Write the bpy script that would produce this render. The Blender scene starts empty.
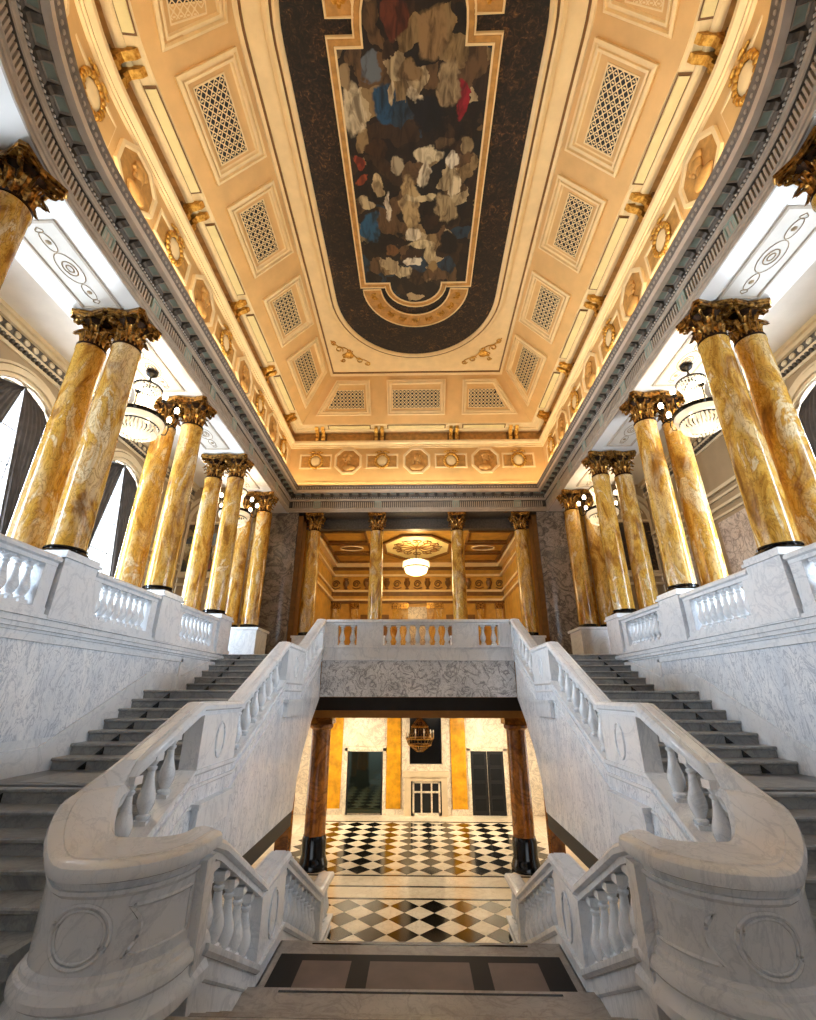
import bpy, math, random
from mathutils import Vector, Matrix
random.seed(11)
sc = bpy.context.scene
COL = sc.collection
PI = math.pi

# ------------------------------------------------------------------ camera
# eye at the origin, X right, Y into the hall, Z up; 816x1020 frame, f = 450 px
F = 450.0
Yc = Vector(((418 - 408) / F, (510 - 695) / F, -1)).normalized()
Zc = Vector((-.006, 1, 0)); Zc = (Zc - Zc.dot(Yc) * Yc).normalized()
Xc = Yc.cross(Zc)
cam = bpy.data.objects.new('camera', bpy.data.cameras.new('camera'))
COL.objects.link(cam)
cam.data.sensor_fit = 'HORIZONTAL'; cam.data.sensor_width = 36; cam.data.lens = 36 * F / 816
cam.data.clip_start = .05; cam.data.clip_end = 200
cam.matrix_world = Matrix((Xc, Yc, Zc)).to_4x4()
sc.camera = cam

# ------------------------------------------------------------------ world, exposure, large lights
w = bpy.data.worlds.new('world'); sc.world = w; w.use_nodes = True
bg = w.node_tree.nodes['Background']
bg.inputs[0].default_value = (.82, .91, 1.0, 1); bg.inputs[1].default_value = 2.0
sc.view_settings.view_transform = 'Standard'; sc.view_settings.look = 'None'
sc.view_settings.exposure = 0.15; sc.view_settings.gamma = 1.0
sc.view_settings.use_curve_mapping = False
sc.cycles.use_denoising = True
sc.cycles.max_bounces = 8; sc.cycles.diffuse_bounces = 5; sc.cycles.glossy_bounces = 3
sc.cycles.transmission_bounces = 4; sc.cycles.transparent_max_bounces = 8
sc.cycles.sample_clamp_indirect = 6.0
sc.cycles.caustics_reflective = False; sc.cycles.caustics_refractive = False

def area(name, loc, aim, sx, sy, power, color):
    l = bpy.data.lights.new(name, 'AREA'); l.shape = 'RECTANGLE'; l.size = sx; l.size_y = sy
    l.energy = power; l.color = color
    o = bpy.data.objects.new(name, l); COL.objects.link(o); o.location = loc
    o.rotation_euler = Vector(aim).to_track_quat('-Z', 'Y').to_euler()
    return o
def point(name, loc, power, color, r=.15):
    l = bpy.data.lights.new(name, 'POINT'); l.energy = power; l.color = color; l.shadow_soft_size = r
    o = bpy.data.objects.new(name, l); COL.objects.link(o); o.location = loc
    return o
WARM = (1.0, .85, .60); SOFT = (1.0, .80, .52); DAY = (.72, .86, 1.0)
# cove lamps hidden on the shelf above the cornice
COVE = 12
for s in (-1, 1):
    o = area('cove_lamp', (s * 5.34, 11.2, 8.24), (-s * .42, 0, 1), .16, 12.2, COVE * 12.2, WARM)
    o.rotation_euler = (0, -s * math.radians(158), 0)
    for k in range(5):
        a = math.radians(270 + s * (85 - k * 18))
        p = (5.34 * math.cos(a), 5 + 5.34 * math.sin(a), 8.24)
        area('cove_lamp', p, (-math.cos(a) * .42, -math.sin(a) * .42, 1), 1.4, .16, COVE * 1.6, WARM)
area('cove_lamp', (0, 17.35, 8.24), (0, -.42, 1), 10.2, .16, COVE * 10.2, WARM)
# daylight falling through the gallery windows
for x, y in ((-9.5, 4.0), (9.5, 4.0), (-9.5, 8.3), (9.5, 8.3), (-9.5, 12.1)):
    o = area('window_daylight', (x, y, 4.4), (1 if x < 0 else -1, 0, 0), 2.3, 4.8, 1900, DAY)
    o.rotation_euler = (PI / 2, 0, PI / 2 if x > 0 else -PI / 2)
# unseen fill lights added to brighten the lower hall
for x in (-2.6, 2.6):
    area('lower_hall_fill', (x, 18.2, -.75), (0, .25, -1), 1.2, 1.2, 190, (1, .86, .62))
area('lower_hall_fill', (0, 12.4, -1.1), (0, .1, -1), 2.5, .6, 45, (1, .86, .66))

# ------------------------------------------------------------------ materials
def H(h, a=1):
    h = h.lstrip('#'); o = []
    for i in (0, 2, 4):
        c = int(h[i:i + 2], 16) / 255
        o.append(c / 12.92 if c <= .04045 else ((c + .055) / 1.055) ** 2.4)
    return (*o, a)
class N:
    def __init__(s, name, rough=.5, metal=0, spec=.5):
        m = bpy.data.materials.new(name); m.use_nodes = True
        s.m = m; s.t = m.node_tree; s.b = s.t.nodes['Principled BSDF']
        s.b.inputs['Roughness'].default_value = rough; s.b.inputs['Metallic'].default_value = metal
        s.b.inputs['Specular IOR Level'].default_value = spec
    def node(s, k, **kw):
        n = s.t.nodes.new(k)
        for a, v in kw.items(): setattr(n, a, v)
        return n
    def link(s, a, b): s.t.links.new(a, b)
    def pos(s, scale=(1, 1, 1), rot=(0, 0, 0)):
        g = s.node('ShaderNodeNewGeometry'); mp = s.node('ShaderNodeMapping')
        mp.inputs['Scale'].default_value = scale; mp.inputs['Rotation'].default_value = rot
        s.link(g.outputs['Position'], mp.inputs['Vector']); return mp.outputs[0]
    def noise(s, vec, scale, detail=6, dist=0, rough=.55):
        n = s.node('ShaderNodeTexNoise'); n.inputs['Scale'].default_value = scale
        n.inputs['Detail'].default_value = detail; n.inputs['Distortion'].default_value = dist
        n.inputs['Roughness'].default_value = rough
        s.link(vec, n.inputs['Vector']); return n.outputs['Fac']
    def ramp(s, fac, stops, mode='LINEAR'):
        r = s.node('ShaderNodeValToRGB'); cr = r.color_ramp; cr.interpolation = mode
        while len(cr.elements) < len(stops): cr.elements.new(.5)
        for e, (p, c) in zip(cr.elements, stops):
            e.position = p; e.color = c if len(c) == 4 else (*c, 1)
        s.link(fac, r.inputs[0]); return r.outputs[0]
    def mix(s, fac, a, b, mode='MIX'):
        n = s.node('ShaderNodeMix', data_type='RGBA', blend_type=mode)
        for i, v in ((0, fac), (6, a), (7, b)):
            if isinstance(v, (int, float)): n.inputs[i].default_value = v
            elif isinstance(v, tuple): n.inputs[i].default_value = v
            else: s.link(v, n.inputs[i])
        return n.outputs[2]
    def math(s, op, a, b=0):
        n = s.node('ShaderNodeMath', operation=op)
        for i, v in ((0, a), (1, b)):
            if isinstance(v, (int, float)): n.inputs[i].default_value = v
            else: s.link(v, n.inputs[i])
        return n.outputs[0]
    def col(s, c):
        if isinstance(c, tuple): s.b.inputs['Base Color'].default_value = c
        else: s.link(c, s.b.inputs['Base Color'])
        return s
    def bump(s, fac, strength=.3, d=.02):
        b = s.node('ShaderNodeBump'); b.inputs['Strength'].default_value = strength
        b.inputs['Distance'].default_value = d
        s.link(fac, b.inputs['Height']); s.link(b.outputs[0], s.b.inputs['Normal']); return s
def plain(name, hexc, rough=.6, metal=0, var=.12, scale=3.0, spec=.5):
    n = N(name, rough, metal, spec); c = H(hexc)
    d = tuple(x * (1 - var * 1.6) for x in c[:3]) + (1,)
    l = tuple(min(1, x * (1 + var)) for x in c[:3]) + (1,)
    n.col(n.ramp(n.noise(n.pos(), scale, 5), [(.3, d), (.7, l)])); return n.m
def marble(name, base, cloud, vein, sc1, width, amt, rough=.22, rot=(0, 0, 0), stretch=(1, 1, 1)):
    n = N(name, rough); v = n.pos(stretch, rot)
    f1 = n.noise(v, sc1, 9, 1.6, .6); f2 = n.noise(v, sc1 * .45, 5, .6)
    c = n.ramp(f2, [(.35, H(cloud)), (.62, H(base))])
    a = n.math('ABSOLUTE', n.math('SUBTRACT', f1, .5))
    k = n.ramp(a, [(0, (1, 1, 1, 1)), (width, (0, 0, 0, 1))])
    f3 = n.noise(v, sc1 * 2.7, 6, 2.0, .6)
    a2 = n.math('ABSOLUTE', n.math('SUBTRACT', f3, .5))
    k2 = n.ramp(a2, [(0, (.6, .6, .6, 1)), (width * .8, (0, 0, 0, 1))])
    km = n.math('MULTIPLY', n.math('MAXIMUM', k, k2), amt)
    n.col(n.mix(km, c, H(vein))); return n.m
M = {}
M['white'] = marble('white_marble', 'e8e9eb', 'd9dde2', 'a3abb6', 1.6, .03, .38, .2, (.5, .2, .3), (1, .7, .6))
M['vein'] = marble('veined_marble_panel', 'eff0f2', 'd6dce4', '7a869c', 4.2, .032, .6, .2, (.75, 0, 0), (1, 1.25, .5))
M['breccia'] = marble('grey_breccia_marble', 'b4aaa2', '8d867f', '4c4a4c', 1.7, .06, .9, .25)
M['pink'] = marble('pinkish_breccia_panel', 'd8c6b4', 'b79f8e', '5f4f4b', 2.2, .05, .8, .3)
M['lowwhite'] = marble('cream_breccia_panel', 'efe3cc', 'dccbb0', '8f7f6b', 2.4, .05, .6, .3)
M['apron'] = marble('grey_veined_apron', 'f0f0f1', 'd6d8dc', '5d6069', 2.6, .04, .8, .25)
M['step'] = marble('worn_grey_step_marble', 'a5a7a6', '8a8d90', '5f6367', 1.6, .05, .5, .35)
M['tread'] = marble('dark_worn_tread', '7e8082', '64686c', '44484d', 1.6, .05, .5, .32)
M['tan'] = marble('tan_tread_marble', 'b0aaa3', '958f88', '6c6761', 2.0, .05, .5, .35)
def sienna():
    n = N('sienna_marble', .18); v = n.pos((2.0, 2.0, .75), (.3, .2, 0))
    f = n.noise(v, 1.1, 10, 1.2, .64)
    c = n.ramp(f, [(.30, H('6b431a')), (.40, H('a06c26')), (.47, H('c8953a')), (.53, H('d3a850')), (.57, H('c08c36')), (.62, H('e3d0a8')), (.68, H('d2b27a')), (.78, H('94682c'))])
    f2 = n.noise(v, 3.6, 9, 2.0, .6)
    a = n.math('ABSOLUTE', n.math('SUBTRACT', f2, .5))
    k = n.ramp(a, [(0, (.7, .7, .7, 1)), (.035, (0, 0, 0, 1))])
    k2 = n.ramp(n.noise(v, .9, 8, 1.2, .6), [(.50, (0, 0, 0, 1)), (.64, (.5, .5, .5, 1))])
    n.col(n.mix(k, n.mix(k2, c, H('e0cda6')), H('7a5220'))); return n.m
M['sienna'] = sienna()
M['yellow'] = plain('yellow_marble', 'd99a16', .25, 0, .25, 4)
M['brown_col'] = marble('dark_brown_marble', 'bd7a2e', '94581c', '4a260e', 1.2, .08, .7, .2)
def bronze(name, a, b, rough=.38):
    n = N(name, rough, .85); f = n.noise(n.pos(), 14, 5)
    n.col(n.ramp(f, [(.38, H(a)), (.62, H(b))])); return n.m
M['bronze'] = bronze('gilded_bronze', '4c3016', 'bf9048', .3)
M['bronzeshade'] = bronze('shaded_bronze_bell', '1c1109', '3a2412', .5)  # darker than the leaves, painting in the shade between them
M['gilt'] = bronze('bright_gilt', 'b07a2c', 'e2b45c', .4)
M['iron'] = plain('dark_bronze_iron', '17130f', .35, .7)
M['black'] = plain('black_stone', '0c0c0e', .12)
M['gold'] = plain('gold_cream_plaster', 'dab174', .6, 0, .06, 2)
M['goldlight'] = plain('pale_cream_moulding', 'ecd2a0', .55, 0, .05, 3)
M['golddark'] = plain('ochre_relief_plaster', 'c08f4c', .6, 0, .2, 6)
M['strip'] = plain('pale_yellow_strip', 'ead9a0', .6, 0, .05, 3)
M['grey'] = plain('grey_taupe_plaster', 'b9aa98', .6, 0, .10, 5)
M['greydark'] = plain('dark_taupe_plaster', '80756a', .6, 0, .2, 7)
M['corona'] = plain('pale_taupe_plaster', 'd3c3b0', .6, 0, .06, 4)
M['green'] = plain('grey_green_panel', '9caa9c', .6, 0, .1, 6)
M['soffit'] = plain('white_plaster_ceiling', 'efe9e3', .6, 0, .03, 1)
M['panelgrey'] = plain('warm_grey_panel', 'd6cdc2', .6, 0, .05, 2)
M['outer'] = plain('brown_beige_wall', '9c8464', .6, 0, .08, 1.5)
M['outertrim'] = plain('beige_wall_trim', 'd2bd9a', .55, 0, .06, 3)
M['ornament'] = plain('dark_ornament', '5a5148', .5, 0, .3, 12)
M['curtain'] = plain('dark_grey_curtain', '4d4745', .85, 0, .2, 4)
M['frame'] = plain('window_frame_grey', 'b9bcc0', .5)
M['tileb'] = plain('black_floor_tile', '15130f', .12, 0, .35, 5)
M['tilec'] = marble('cream_floor_tile', 'f2e8d2', 'e0d2b6', 'b9a684', 2.0, .04, .4, .12)
M['foyer'] = plain('golden_foyer_plaster', 'c9973f', .5, 0, .15, 3)
M['foyerd'] = plain('brown_foyer_moulding', '7a5222', .5, 0, .2, 5)
M['beam'] = plain('dark_underside', '2b2a27', .6)  # near-black; on the lower hall beam it paints in shade
M['beamgold'] = plain('ochre_beam', 'a9732c', .5)
M['dark'] = plain('black_door_hollow_shade', '050505', .5, 0, .3)  # black of the door leaves; also paints hollows as unlit
M['inlay'] = plain('dark_inlay_stone', '101114', .5, 0, .2, 3, .25)
M['brownin'] = plain('brown_inlay_stone', '74665f', .5, 0, .12, 3, .3)
M['crystal'] = None
def glassy():
    n = N('cut_crystal', .08); n.col(H('f6ecd8')); n.b.inputs['Alpha'].default_value = .75
    n.b.inputs['Emission Color'].default_value = (1, .8, .5, 1); n.b.inputs['Emission Strength'].default_value = .4  # crystal given a faint glow of its own, standing in for bulb light
    return n.m
M['crystal'] = glassy()
def emit(name, c, st):
    n = N(name); n.b.inputs['Emission Color'].default_value = (*c, 1); n.b.inputs['Emission Strength'].default_value = st
    n.col((*c, 1)); return n.m
M['bulb'] = emit('lit_bulb', (1, .85, .6), 14)
M['bowl'] = emit('lit_glass_bowl', (1, .82, .45), 2.4)
def glass():
    n = N('window_glass', .02); t = n.node('ShaderNodeBsdfTransparent'); g = n.node('ShaderNodeBsdfGlossy')
    g.inputs['Roughness'].default_value = .05
    x = n.node('ShaderNodeMixShader'); x.inputs[0].default_value = .06
    n.link(t.outputs[0], x.inputs[1]); n.link(g.outputs[0], x.inputs[2])
    n.link(x.outputs[0], n.t.nodes['Material Output'].inputs[0]); return n.m
M['glass'] = glass()
def mirror():
    n = N('dark_mirror', .06, .9); n.col(H('3c463f')); return n.m
M['mirror'] = mirror()
def leafdark():
    n = N('dark_foliage_painted_field', .7); v = n.pos()
    f = n.noise(v, 7, 8, 1.5, .75); f2 = n.noise(v, 1.1, 3)
    c = n.ramp(f, [(.42, H('0b0705')), (.52, H('2a1a10')), (.60, H('5c3c1e')), (.68, H('9a6c3a'))])
    n.col(n.mix(n.ramp(f2, [(.40, (.75, .75, .75, 1)), (.6, (0, 0, 0, 1))]), c, H('0b0806'))); return n.m
M['leafdark'] = leafdark()
def fresco(name, ground, blobs, amp=.35, nsc=1.8, jag=5.0, cells=2.6):
    """flat painted scene: irregular patches of paint at world x,y (or x,z) places"""
    n = N(name, .6); v = n.pos()
    nz = n.node('ShaderNodeTexNoise'); nz.inputs['Scale'].default_value = nsc; nz.inputs['Detail'].default_value = 7
    nz.inputs['Roughness'].default_value = .52
    n.link(v, nz.inputs['Vector'])
    wob = n.node('ShaderNodeVectorMath', operation='MULTIPLY_ADD')
    n.link(nz.outputs['Color'], wob.inputs[0]); wob.inputs[1].default_value = (amp,) * 3
    n.link(v, wob.inputs[2])
    base = n.ramp(n.noise(v, 2.2, 8, 1.0, .7), ground)
    vo = n.node('ShaderNodeTexVoronoi'); vo.inputs['Scale'].default_value = cells; n.link(wob.outputs[0], vo.inputs['Vector'])
    sx_ = n.node('ShaderNodeSeparateColor'); n.link(vo.outputs['Color'], sx_.inputs[0])
    cellc = n.ramp(sx_.outputs[0], [(.0, H('0a0808')), (.30, H('1c120c')), (.45, H('3a2617')), (.58, H('6b5034')), (.70, H('9a8158')), (.84, H('c9b58d')), (.93, H('1a3a50'))], 'CONSTANT')
    base = n.mix(.72, base, cellc)
    fold = n.ramp(n.noise(n.pos((1.6, .55, 1), (0, 0, .5)), jag, 7, .8), [(.36, (.3, .27, .25, 1)), (.56, (1, 1, 1, 1))])
    base = n.mix(1.0, base, fold, 'MULTIPLY'); c = base; h = amp * .5
    for cx, cy, cz, rx, ry, rz, hexc in blobs:
        s = n.node('ShaderNodeVectorMath', operation='SUBTRACT'); n.link(wob.outputs[0], s.inputs[0])
        s.inputs[1].default_value = (cx + h, cy + h, cz + h)
        d = n.node('ShaderNodeVectorMath', operation='DIVIDE'); n.link(s.outputs[0], d.inputs[0])
        d.inputs[1].default_value = (rx, ry, rz)
        l = n.node('ShaderNodeVectorMath', operation='LENGTH'); n.link(d.outputs[0], l.inputs[0])
        k = n.ramp(l.outputs['Value'], [(.80, (1, 1, 1, 1)), (.95, (0, 0, 0, 1))])
        c = n.mix(k, c, n.mix(1.0, H(hexc), fold, 'MULTIPLY'))
    n.col(c); return n.m

# ------------------------------------------------------------------ mesh and object helpers
class MB:
    def __init__(s): s.v = []; s.f = []
    def add(s, v, f):
        b = len(s.v); s.v += [tuple(p) for p in v]; s.f += [[i + b for i in q] for q in f]; return s
    def box(s, x0, x1, y0, y1, z0, z1):
        v = [(x0, y0, z0), (x1, y0, z0), (x1, y1, z0), (x0, y1, z0), (x0, y0, z1), (x1, y0, z1), (x1, y1, z1), (x0, y1, z1)]
        return s.add(v, [[0, 3, 2, 1], [4, 5, 6, 7], [0, 1, 5, 4], [1, 2, 6, 5], [2, 3, 7, 6], [3, 0, 4, 7]])
    def prism(s, poly, axis, a, b):
        """poly: 2D points in the two other axes (in xyz order); extruded along axis from a to b"""
        def P(p, t):
            q = list(p); q.insert(axis, t); return q
        n = len(poly)
        v = [P(p, a) for p in poly] + [P(p, b) for p in poly]
        f = [list(range(n))[::-1], list(range(n, 2 * n))]
        f += [[i, (i + 1) % n, n + (i + 1) % n, n + i] for i in range(n)]
        return s.add(v, f)
    def lathe(s, prof, seg=16, c=(0, 0, 0), a0=0, a1=2 * PI, cap=True):
        full = abs(a1 - a0 - 2 * PI) < 1e-4
        m = seg if full else seg + 1; v = []
        for r, z in prof:
            for i in range(m):
                a = a0 + (a1 - a0) * i / seg
                v.append((c[0] + r * math.cos(a), c[1] + r * math.sin(a), c[2] + z))
        f = []
        for j in range(len(prof) - 1):
            for i in range(seg):
                i2 = (i + 1) % m
                f.append([j * m + i, j * m + i2, (j + 1) * m + i2, (j + 1) * m + i])
        if cap and full:
            f.append(list(range(m))[::-1]); f.append([(len(prof) - 1) * m + i for i in range(m)])
        return s.add(v, f)
    def tube(s, pts, r, n=5, closed=False):
        pts = [Vector(p) for p in pts]; m = len(pts); v = []; up0 = Vector((0, 0, 1))
        for i, p in enumerate(pts):
            if closed: t = pts[(i + 1) % m] - pts[i - 1]
            else: t = pts[min(i + 1, m - 1)] - pts[max(i - 1, 0)]
            t.normalize()
            u = up0 if abs(t.dot(up0)) < .9 else Vector((1, 0, 0))
            a = t.cross(u).normalized(); b = t.cross(a)
            for k in range(n):
                an = 2 * PI * k / n; v.append(p + r * (math.cos(an) * a + math.sin(an) * b))
        f = []
        for i in range(m if closed else m - 1):
            j = (i + 1) % m
            f += [[i * n + k, i * n + (k + 1) % n, j * n + (k + 1) % n, j * n + k] for k in range(n)]
        if not closed: f += [list(range(n))[::-1], [(m - 1) * n + k for k in range(n)]]
        return s.add(v, f)
    def ribbon(s, L, R, Z, prof, caps=True):
        """section swept between two plan edges; prof: (side, inset m, z, absolute?)"""
        v = []; k = len(prof)
        for l, r, z in zip(L, R, Z):
            l = Vector(l); r = Vector(r); d = (r - l).normalized()
            for pr in prof:
                p = l + d * pr[1] if pr[0] == 0 else r - d * pr[1]
                v.append((p.x, p.y, pr[2] if len(pr) > 3 else z + pr[2]))
        f = []
        for i in range(len(Z) - 1):
            for j in range(k):
                f.append([i * k + j, i * k + (j + 1) % k, (i + 1) * k + (j + 1) % k, (i + 1) * k + j])
        if caps: f += [list(range(k))[::-1], [(len(Z) - 1) * k + j for j in range(k)]]
        return s.add(v, f)
    def ellipsoid(s, c, r, seg=10, rings=6):
        prof = [(math.sin(PI * i / rings), -math.cos(PI * i / rings)) for i in range(rings + 1)]
        v = []; f = []
        for a, z in prof:
            for i in range(seg):
                t = 2 * PI * i / seg
                v.append((c[0] + r[0] * a * math.cos(t), c[1] + r[1] * a * math.sin(t), c[2] + r[2] * z))
        for j in range(rings):
            for i in range(seg):
                f.append([j * seg + i, j * seg + (i + 1) % seg, (j + 1) * seg + (i + 1) % seg, (j + 1) * seg + i])
        return s.add(v, f)
    def me(s, name, m, smooth=True, ang=35):
        d = bpy.data.meshes.new(name); d.from_pydata(s.v, [], s.f); d.materials.append(M[m] if isinstance(m, str) else m)
        if smooth:
            d.polygons.foreach_set('use_smooth', [True] * len(d.polygons)); d.set_sharp_from_angle(angle=math.radians(ang))
        d.update(); return d
WM = {}
def ob(name, me, parent=None, mtx=None, loc=None, rz=0, kind=None, label=None):
    if isinstance(me, tuple): me = me[0].me(name, *me[1:])
    o = bpy.data.objects.new(name, me); COL.objects.link(o)
    mw = mtx if mtx is not None else (Matrix.Translation(loc or (0, 0, 0)) @ Matrix.Rotation(rz, 4, 'Z'))
    WM[o] = mw
    if parent is not None:
        o.parent = parent; o.matrix_local = WM[parent].inverted() @ mw
    else: o.matrix_world = mw
    if kind: o['kind'] = kind
    if label: o['label'] = label
    return o
def root(name, label, cat, loc=(0, 0, 0), group=None, kind=None):
    o = ob(name, None, loc=loc); o['label'] = label; o['category'] = cat
    if group: o['group'] = group
    if kind: o['kind'] = kind
    return o
def top(o, label, cat, group=None, kind=None):
    o['label'] = label; o['category'] = cat
    if group: o['group'] = group
    if kind: o['kind'] = kind
    return o
def B(*a): return MB().box(*a)
def frame(c, x, y, z):
    """matrix with axes x,y,z at c"""
    m = Matrix((Vector(x).normalized(), Vector(y).normalized(), Vector(z).normalized())).transposed().to_4x4()
    m.translation = Vector(c); return m
def inset(poly, d):
    """inset a convex counter-clockwise polygon"""
    n = len(poly); L = []
    for i in range(n):
        p = Vector(poly[i]); q = Vector(poly[(i + 1) % n]); t = (q - p).normalized(); nn = Vector((-t.y, t.x))
        L.append((p + nn * d, t))
    out = []
    for i in range(n):
        p, t = L[i - 1]; q, u = L[i]
        den = t.x * u.y - t.y * u.x; k = ((q.x - p.x) * u.y - (q.y - p.y) * u.x) / den
        out.append(tuple(p + t * k))
    return out
def rings(mb, loops):
    """stack of same-length 3D loops joined by quads"""
    n = len(loops[0]); v = []; f = []
    for lp in loops: v += list(lp)
    for j in range(len(loops) - 1):
        f += [[j * n + i, j * n + (i + 1) % n, (j + 1) * n + (i + 1) % n, (j + 1) * n + i] for i in range(n)]
    return mb.add(v, f)

# levels (eye = 0)
ZLOW, ZL0, ZTOP, ZL1, ZL2, ZUP = -4.31, -2.9, -2.116, -1.017, .08, 1.02
RISE, GO, RH = .157, .337, .93
YA = 5.0          # the near end of the hall is a half circle round (0, YA)
RA = 5.44; YF = 17.45

# ------------------------------------------------------------------ lower floor
fl = top(ob('floor', (B(-7.5, 7.5, -1.2, 21.2, ZLOW - .2, ZLOW - .012), 'lowwhite', False)), 'black and cream marble floor of the lower hall', 'floor', kind='structure')
D = .645
def tri(poly): return poly
tm = {}
for nm, mt in (('b', 'tileb'), ('c', 'tilec')):
    r = D / 2 - .006
    tm[nm] = MB().prism([(0, -r), (r, 0), (0, r), (-r, 0)], 2, -.012, 0).me('tile', mt, False)
    for hn, pl in (('n', [(-r, 0), (r, 0), (0, r)]), ('f', [(r, 0), (-r, 0), (0, -r)])):
        tm[nm + hn] = MB().prism(pl, 2, -.012, 0).me('tile_half', mt, False)
def checker(y0, rows, xmax):
    n = int(xmax / D)
    for j in range(rows):
        for i in range(-n, n):
            x = (i + .5) * D
            ob('tile', tm['b'], fl, loc=(x, y0 + j * D, ZLOW))
            if j < rows - 1 and i < n - 1: ob('tile', tm['c'], fl, loc=(x + D / 2, y0 + (j + .5) * D, ZLOW))
            if i < n - 1:
                if j == 0: ob('tile', tm['cn'], fl, loc=(x + D / 2, y0 - D / 2, ZLOW))
                if j == rows - 1: ob('tile', tm['cf'], fl, loc=(x + D / 2, y0 + (rows - .5) * D, ZLOW))
checker(11.22, 3, 2.7)
checker(14.72, 8, 4.0)
for y0, y1, mt in ((12.87, 12.93, 'tileb'), (12.94, 13.55, 'tilec'), (13.56, 13.64, 'tileb'), (13.65, 14.26, 'tilec'), (14.27, 14.35, 'tileb'), (19.62, 19.70, 'tileb'), (19.72, 20.6, 'tilec')):
    ob('border_strip', (B(-4.2, 4.2, y0, y1, ZLOW - .012, ZLOW), mt, False), fl)
for s in (-1, 1):
    ob('border_strip', (B(*sorted((s * 4.2, s * 6.5)), 12.87, 20.6, ZLOW - .012, ZLOW - .004), 'tilec', False), fl)

# ------------------------------------------------------------------ lower hall walls
yb = 20.7
wb = top(ob('wall_back', (B(-7, 7, yb, yb + .25, ZLOW, -.05), 'lowwhite', False)), 'back wall of the lower hall with yellow pilasters and cream marble', 'wall', kind='structure')
for x0, x1 in ((-3.69, -3.10), (-1.29, -.71), (1.32, 1.92), (3.62, 4.2), (-5.6, -5.0), (5.2, 5.8)):
    ob('pilaster', (B(x0, x1, yb - .07, yb, ZLOW + .2, -.4), 'yellow', False), wb)
    ob('pilaster_base', (B(x0 - .05, x1 + .05, yb - .1, yb, ZLOW, ZLOW + .2), 'lowwhite', False), wb)
for x0, x1 in ((-3.02, -1.36), (1.98, 3.55)):
    ob('wall_panel', (MB().box(x0, x1, yb - .03, yb, -1.95, -.5), 'lowwhite', False), wb)
d1 = top(ob('door', (MB().box(-3.0, -2.87, yb - .09, yb, ZLOW, -2.0).box(-1.43, -1.30, yb - .09, yb, ZLOW, -2.0).box(-3.0, -1.3, yb - .09, yb, -2.12, -1.98), 'lowwhite', False)), 'white framed doorway with dark mirror glass reflecting the checkered floor', 'door', kind='structure')
d1.name = 'door_1'
ob('mirror_leaf', (B(-2.8, -1.46, yb - .05, yb, ZLOW + .05, -2.14), 'mirror', False), d1)
for x in (-2.86, -1.49): ob('dark_stile', (B(x, x + .06, yb - .07, yb, ZLOW, -2.12), 'dark', False), d1)
d2 = top(ob('door', (MB().box(1.97, 2.1, yb - .09, yb, ZLOW, -2.0).box(3.42, 3.55, yb - .09, yb, ZLOW, -2.0).box(1.97, 3.55, yb - .09, yb, -2.1, -1.98), 'lowwhite', False)), 'white framed doorway with black panelled double door', 'door', kind='structure')
d2.name = 'door_2'
for x0 in (2.1, 2.77):
    lf = ob('door_leaf', (B(x0, x0 + .65, yb - .04, yb, ZLOW, -2.1), 'dark', False), d2)
    for k in range(4): ob('raised_panel', (B(x0 + .1, x0 + .55, yb - .06, yb - .04, ZLOW + .15 + k * .52, ZLOW + .55 + k * .52), 'inlay', False), lf)
mt_ = root('mantel_mirror', 'cream stone mantel with black mirror above it in the lower hall', 'mantel', (.3, yb, ZLOW))
ob('surround', (MB().box(-.66, -.36, yb - .14, yb, ZLOW, -.6).box(.95, 1.25, yb - .14, yb, ZLOW, -.6).box(-.36, .95, yb - .12, yb, -2.85, -2.57), 'lowwhite', False), mt_)
ob('mirror_pane', (B(-.34, .93, yb - .05, yb, -2.56, -.6), 'black', False), mt_)
ob('mantel_block', (MB().box(-.62, 1.2, yb - .3, yb, -3.0, -2.8).box(-.55, -.3, yb - .26, yb, ZLOW, -3.0).box(.9, 1.13, yb - .26, yb, ZLOW, -3.0).box(-.3, .9, yb - .26, yb, -3.14, -3.0), 'outertrim', False), mt_)
ob('opening', (B(-.3, .9, yb - .12, yb, ZLOW, -3.14), 'dark', False), mt_)  # solid black slab painting in the shade of a hollow
g = ob('fire_screen', (MB().box(-.24, -.17, yb - .2, yb - .16, ZLOW, -3.16).box(.78, .85, yb - .2, yb - .16, ZLOW, -3.16).box(-.24, .85, yb - .2, yb - .16, -3.22, -3.15).box(-.24, .85, yb - .2, yb - .16, ZLOW, ZLOW + .1), 'lowwhite', False), mt_)
for a in (.08, .48): ob('mullion', (B(a, a + .06, yb - .2, yb - .16, ZLOW + .1, -3.2), 'lowwhite', False), g)
ob('transom', (B(-.2, .8, yb - .2, yb - .16, -3.55, -3.49), 'lowwhite', False), g)
for s, nm in ((-1, 'left'), (1, 'right')):
    a, b = sorted((s * 6.6, s * 6.85))
    wl = top(ob('wall_lower_' + nm, (B(a, b, 13.1, yb, ZLOW, -.05), 'lowwhite', False)), 'cream side wall of the lower hall', 'wall', group='lower hall side walls', kind='structure')
    ob('side_window', (B(min(a, b) if s > 0 else b - .0, (min(a, b) if s > 0 else b) + s * -.03, 15.5, 18.5, ZLOW + .8, -1.2) if False else B(*sorted((s * 6.6, s * 6.57)), 15.4, 18.4, ZLOW + .8, -1.2), emit('daylit_lower_window_' + nm, (1, .97, .9), 1.6), False), wl)
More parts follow.
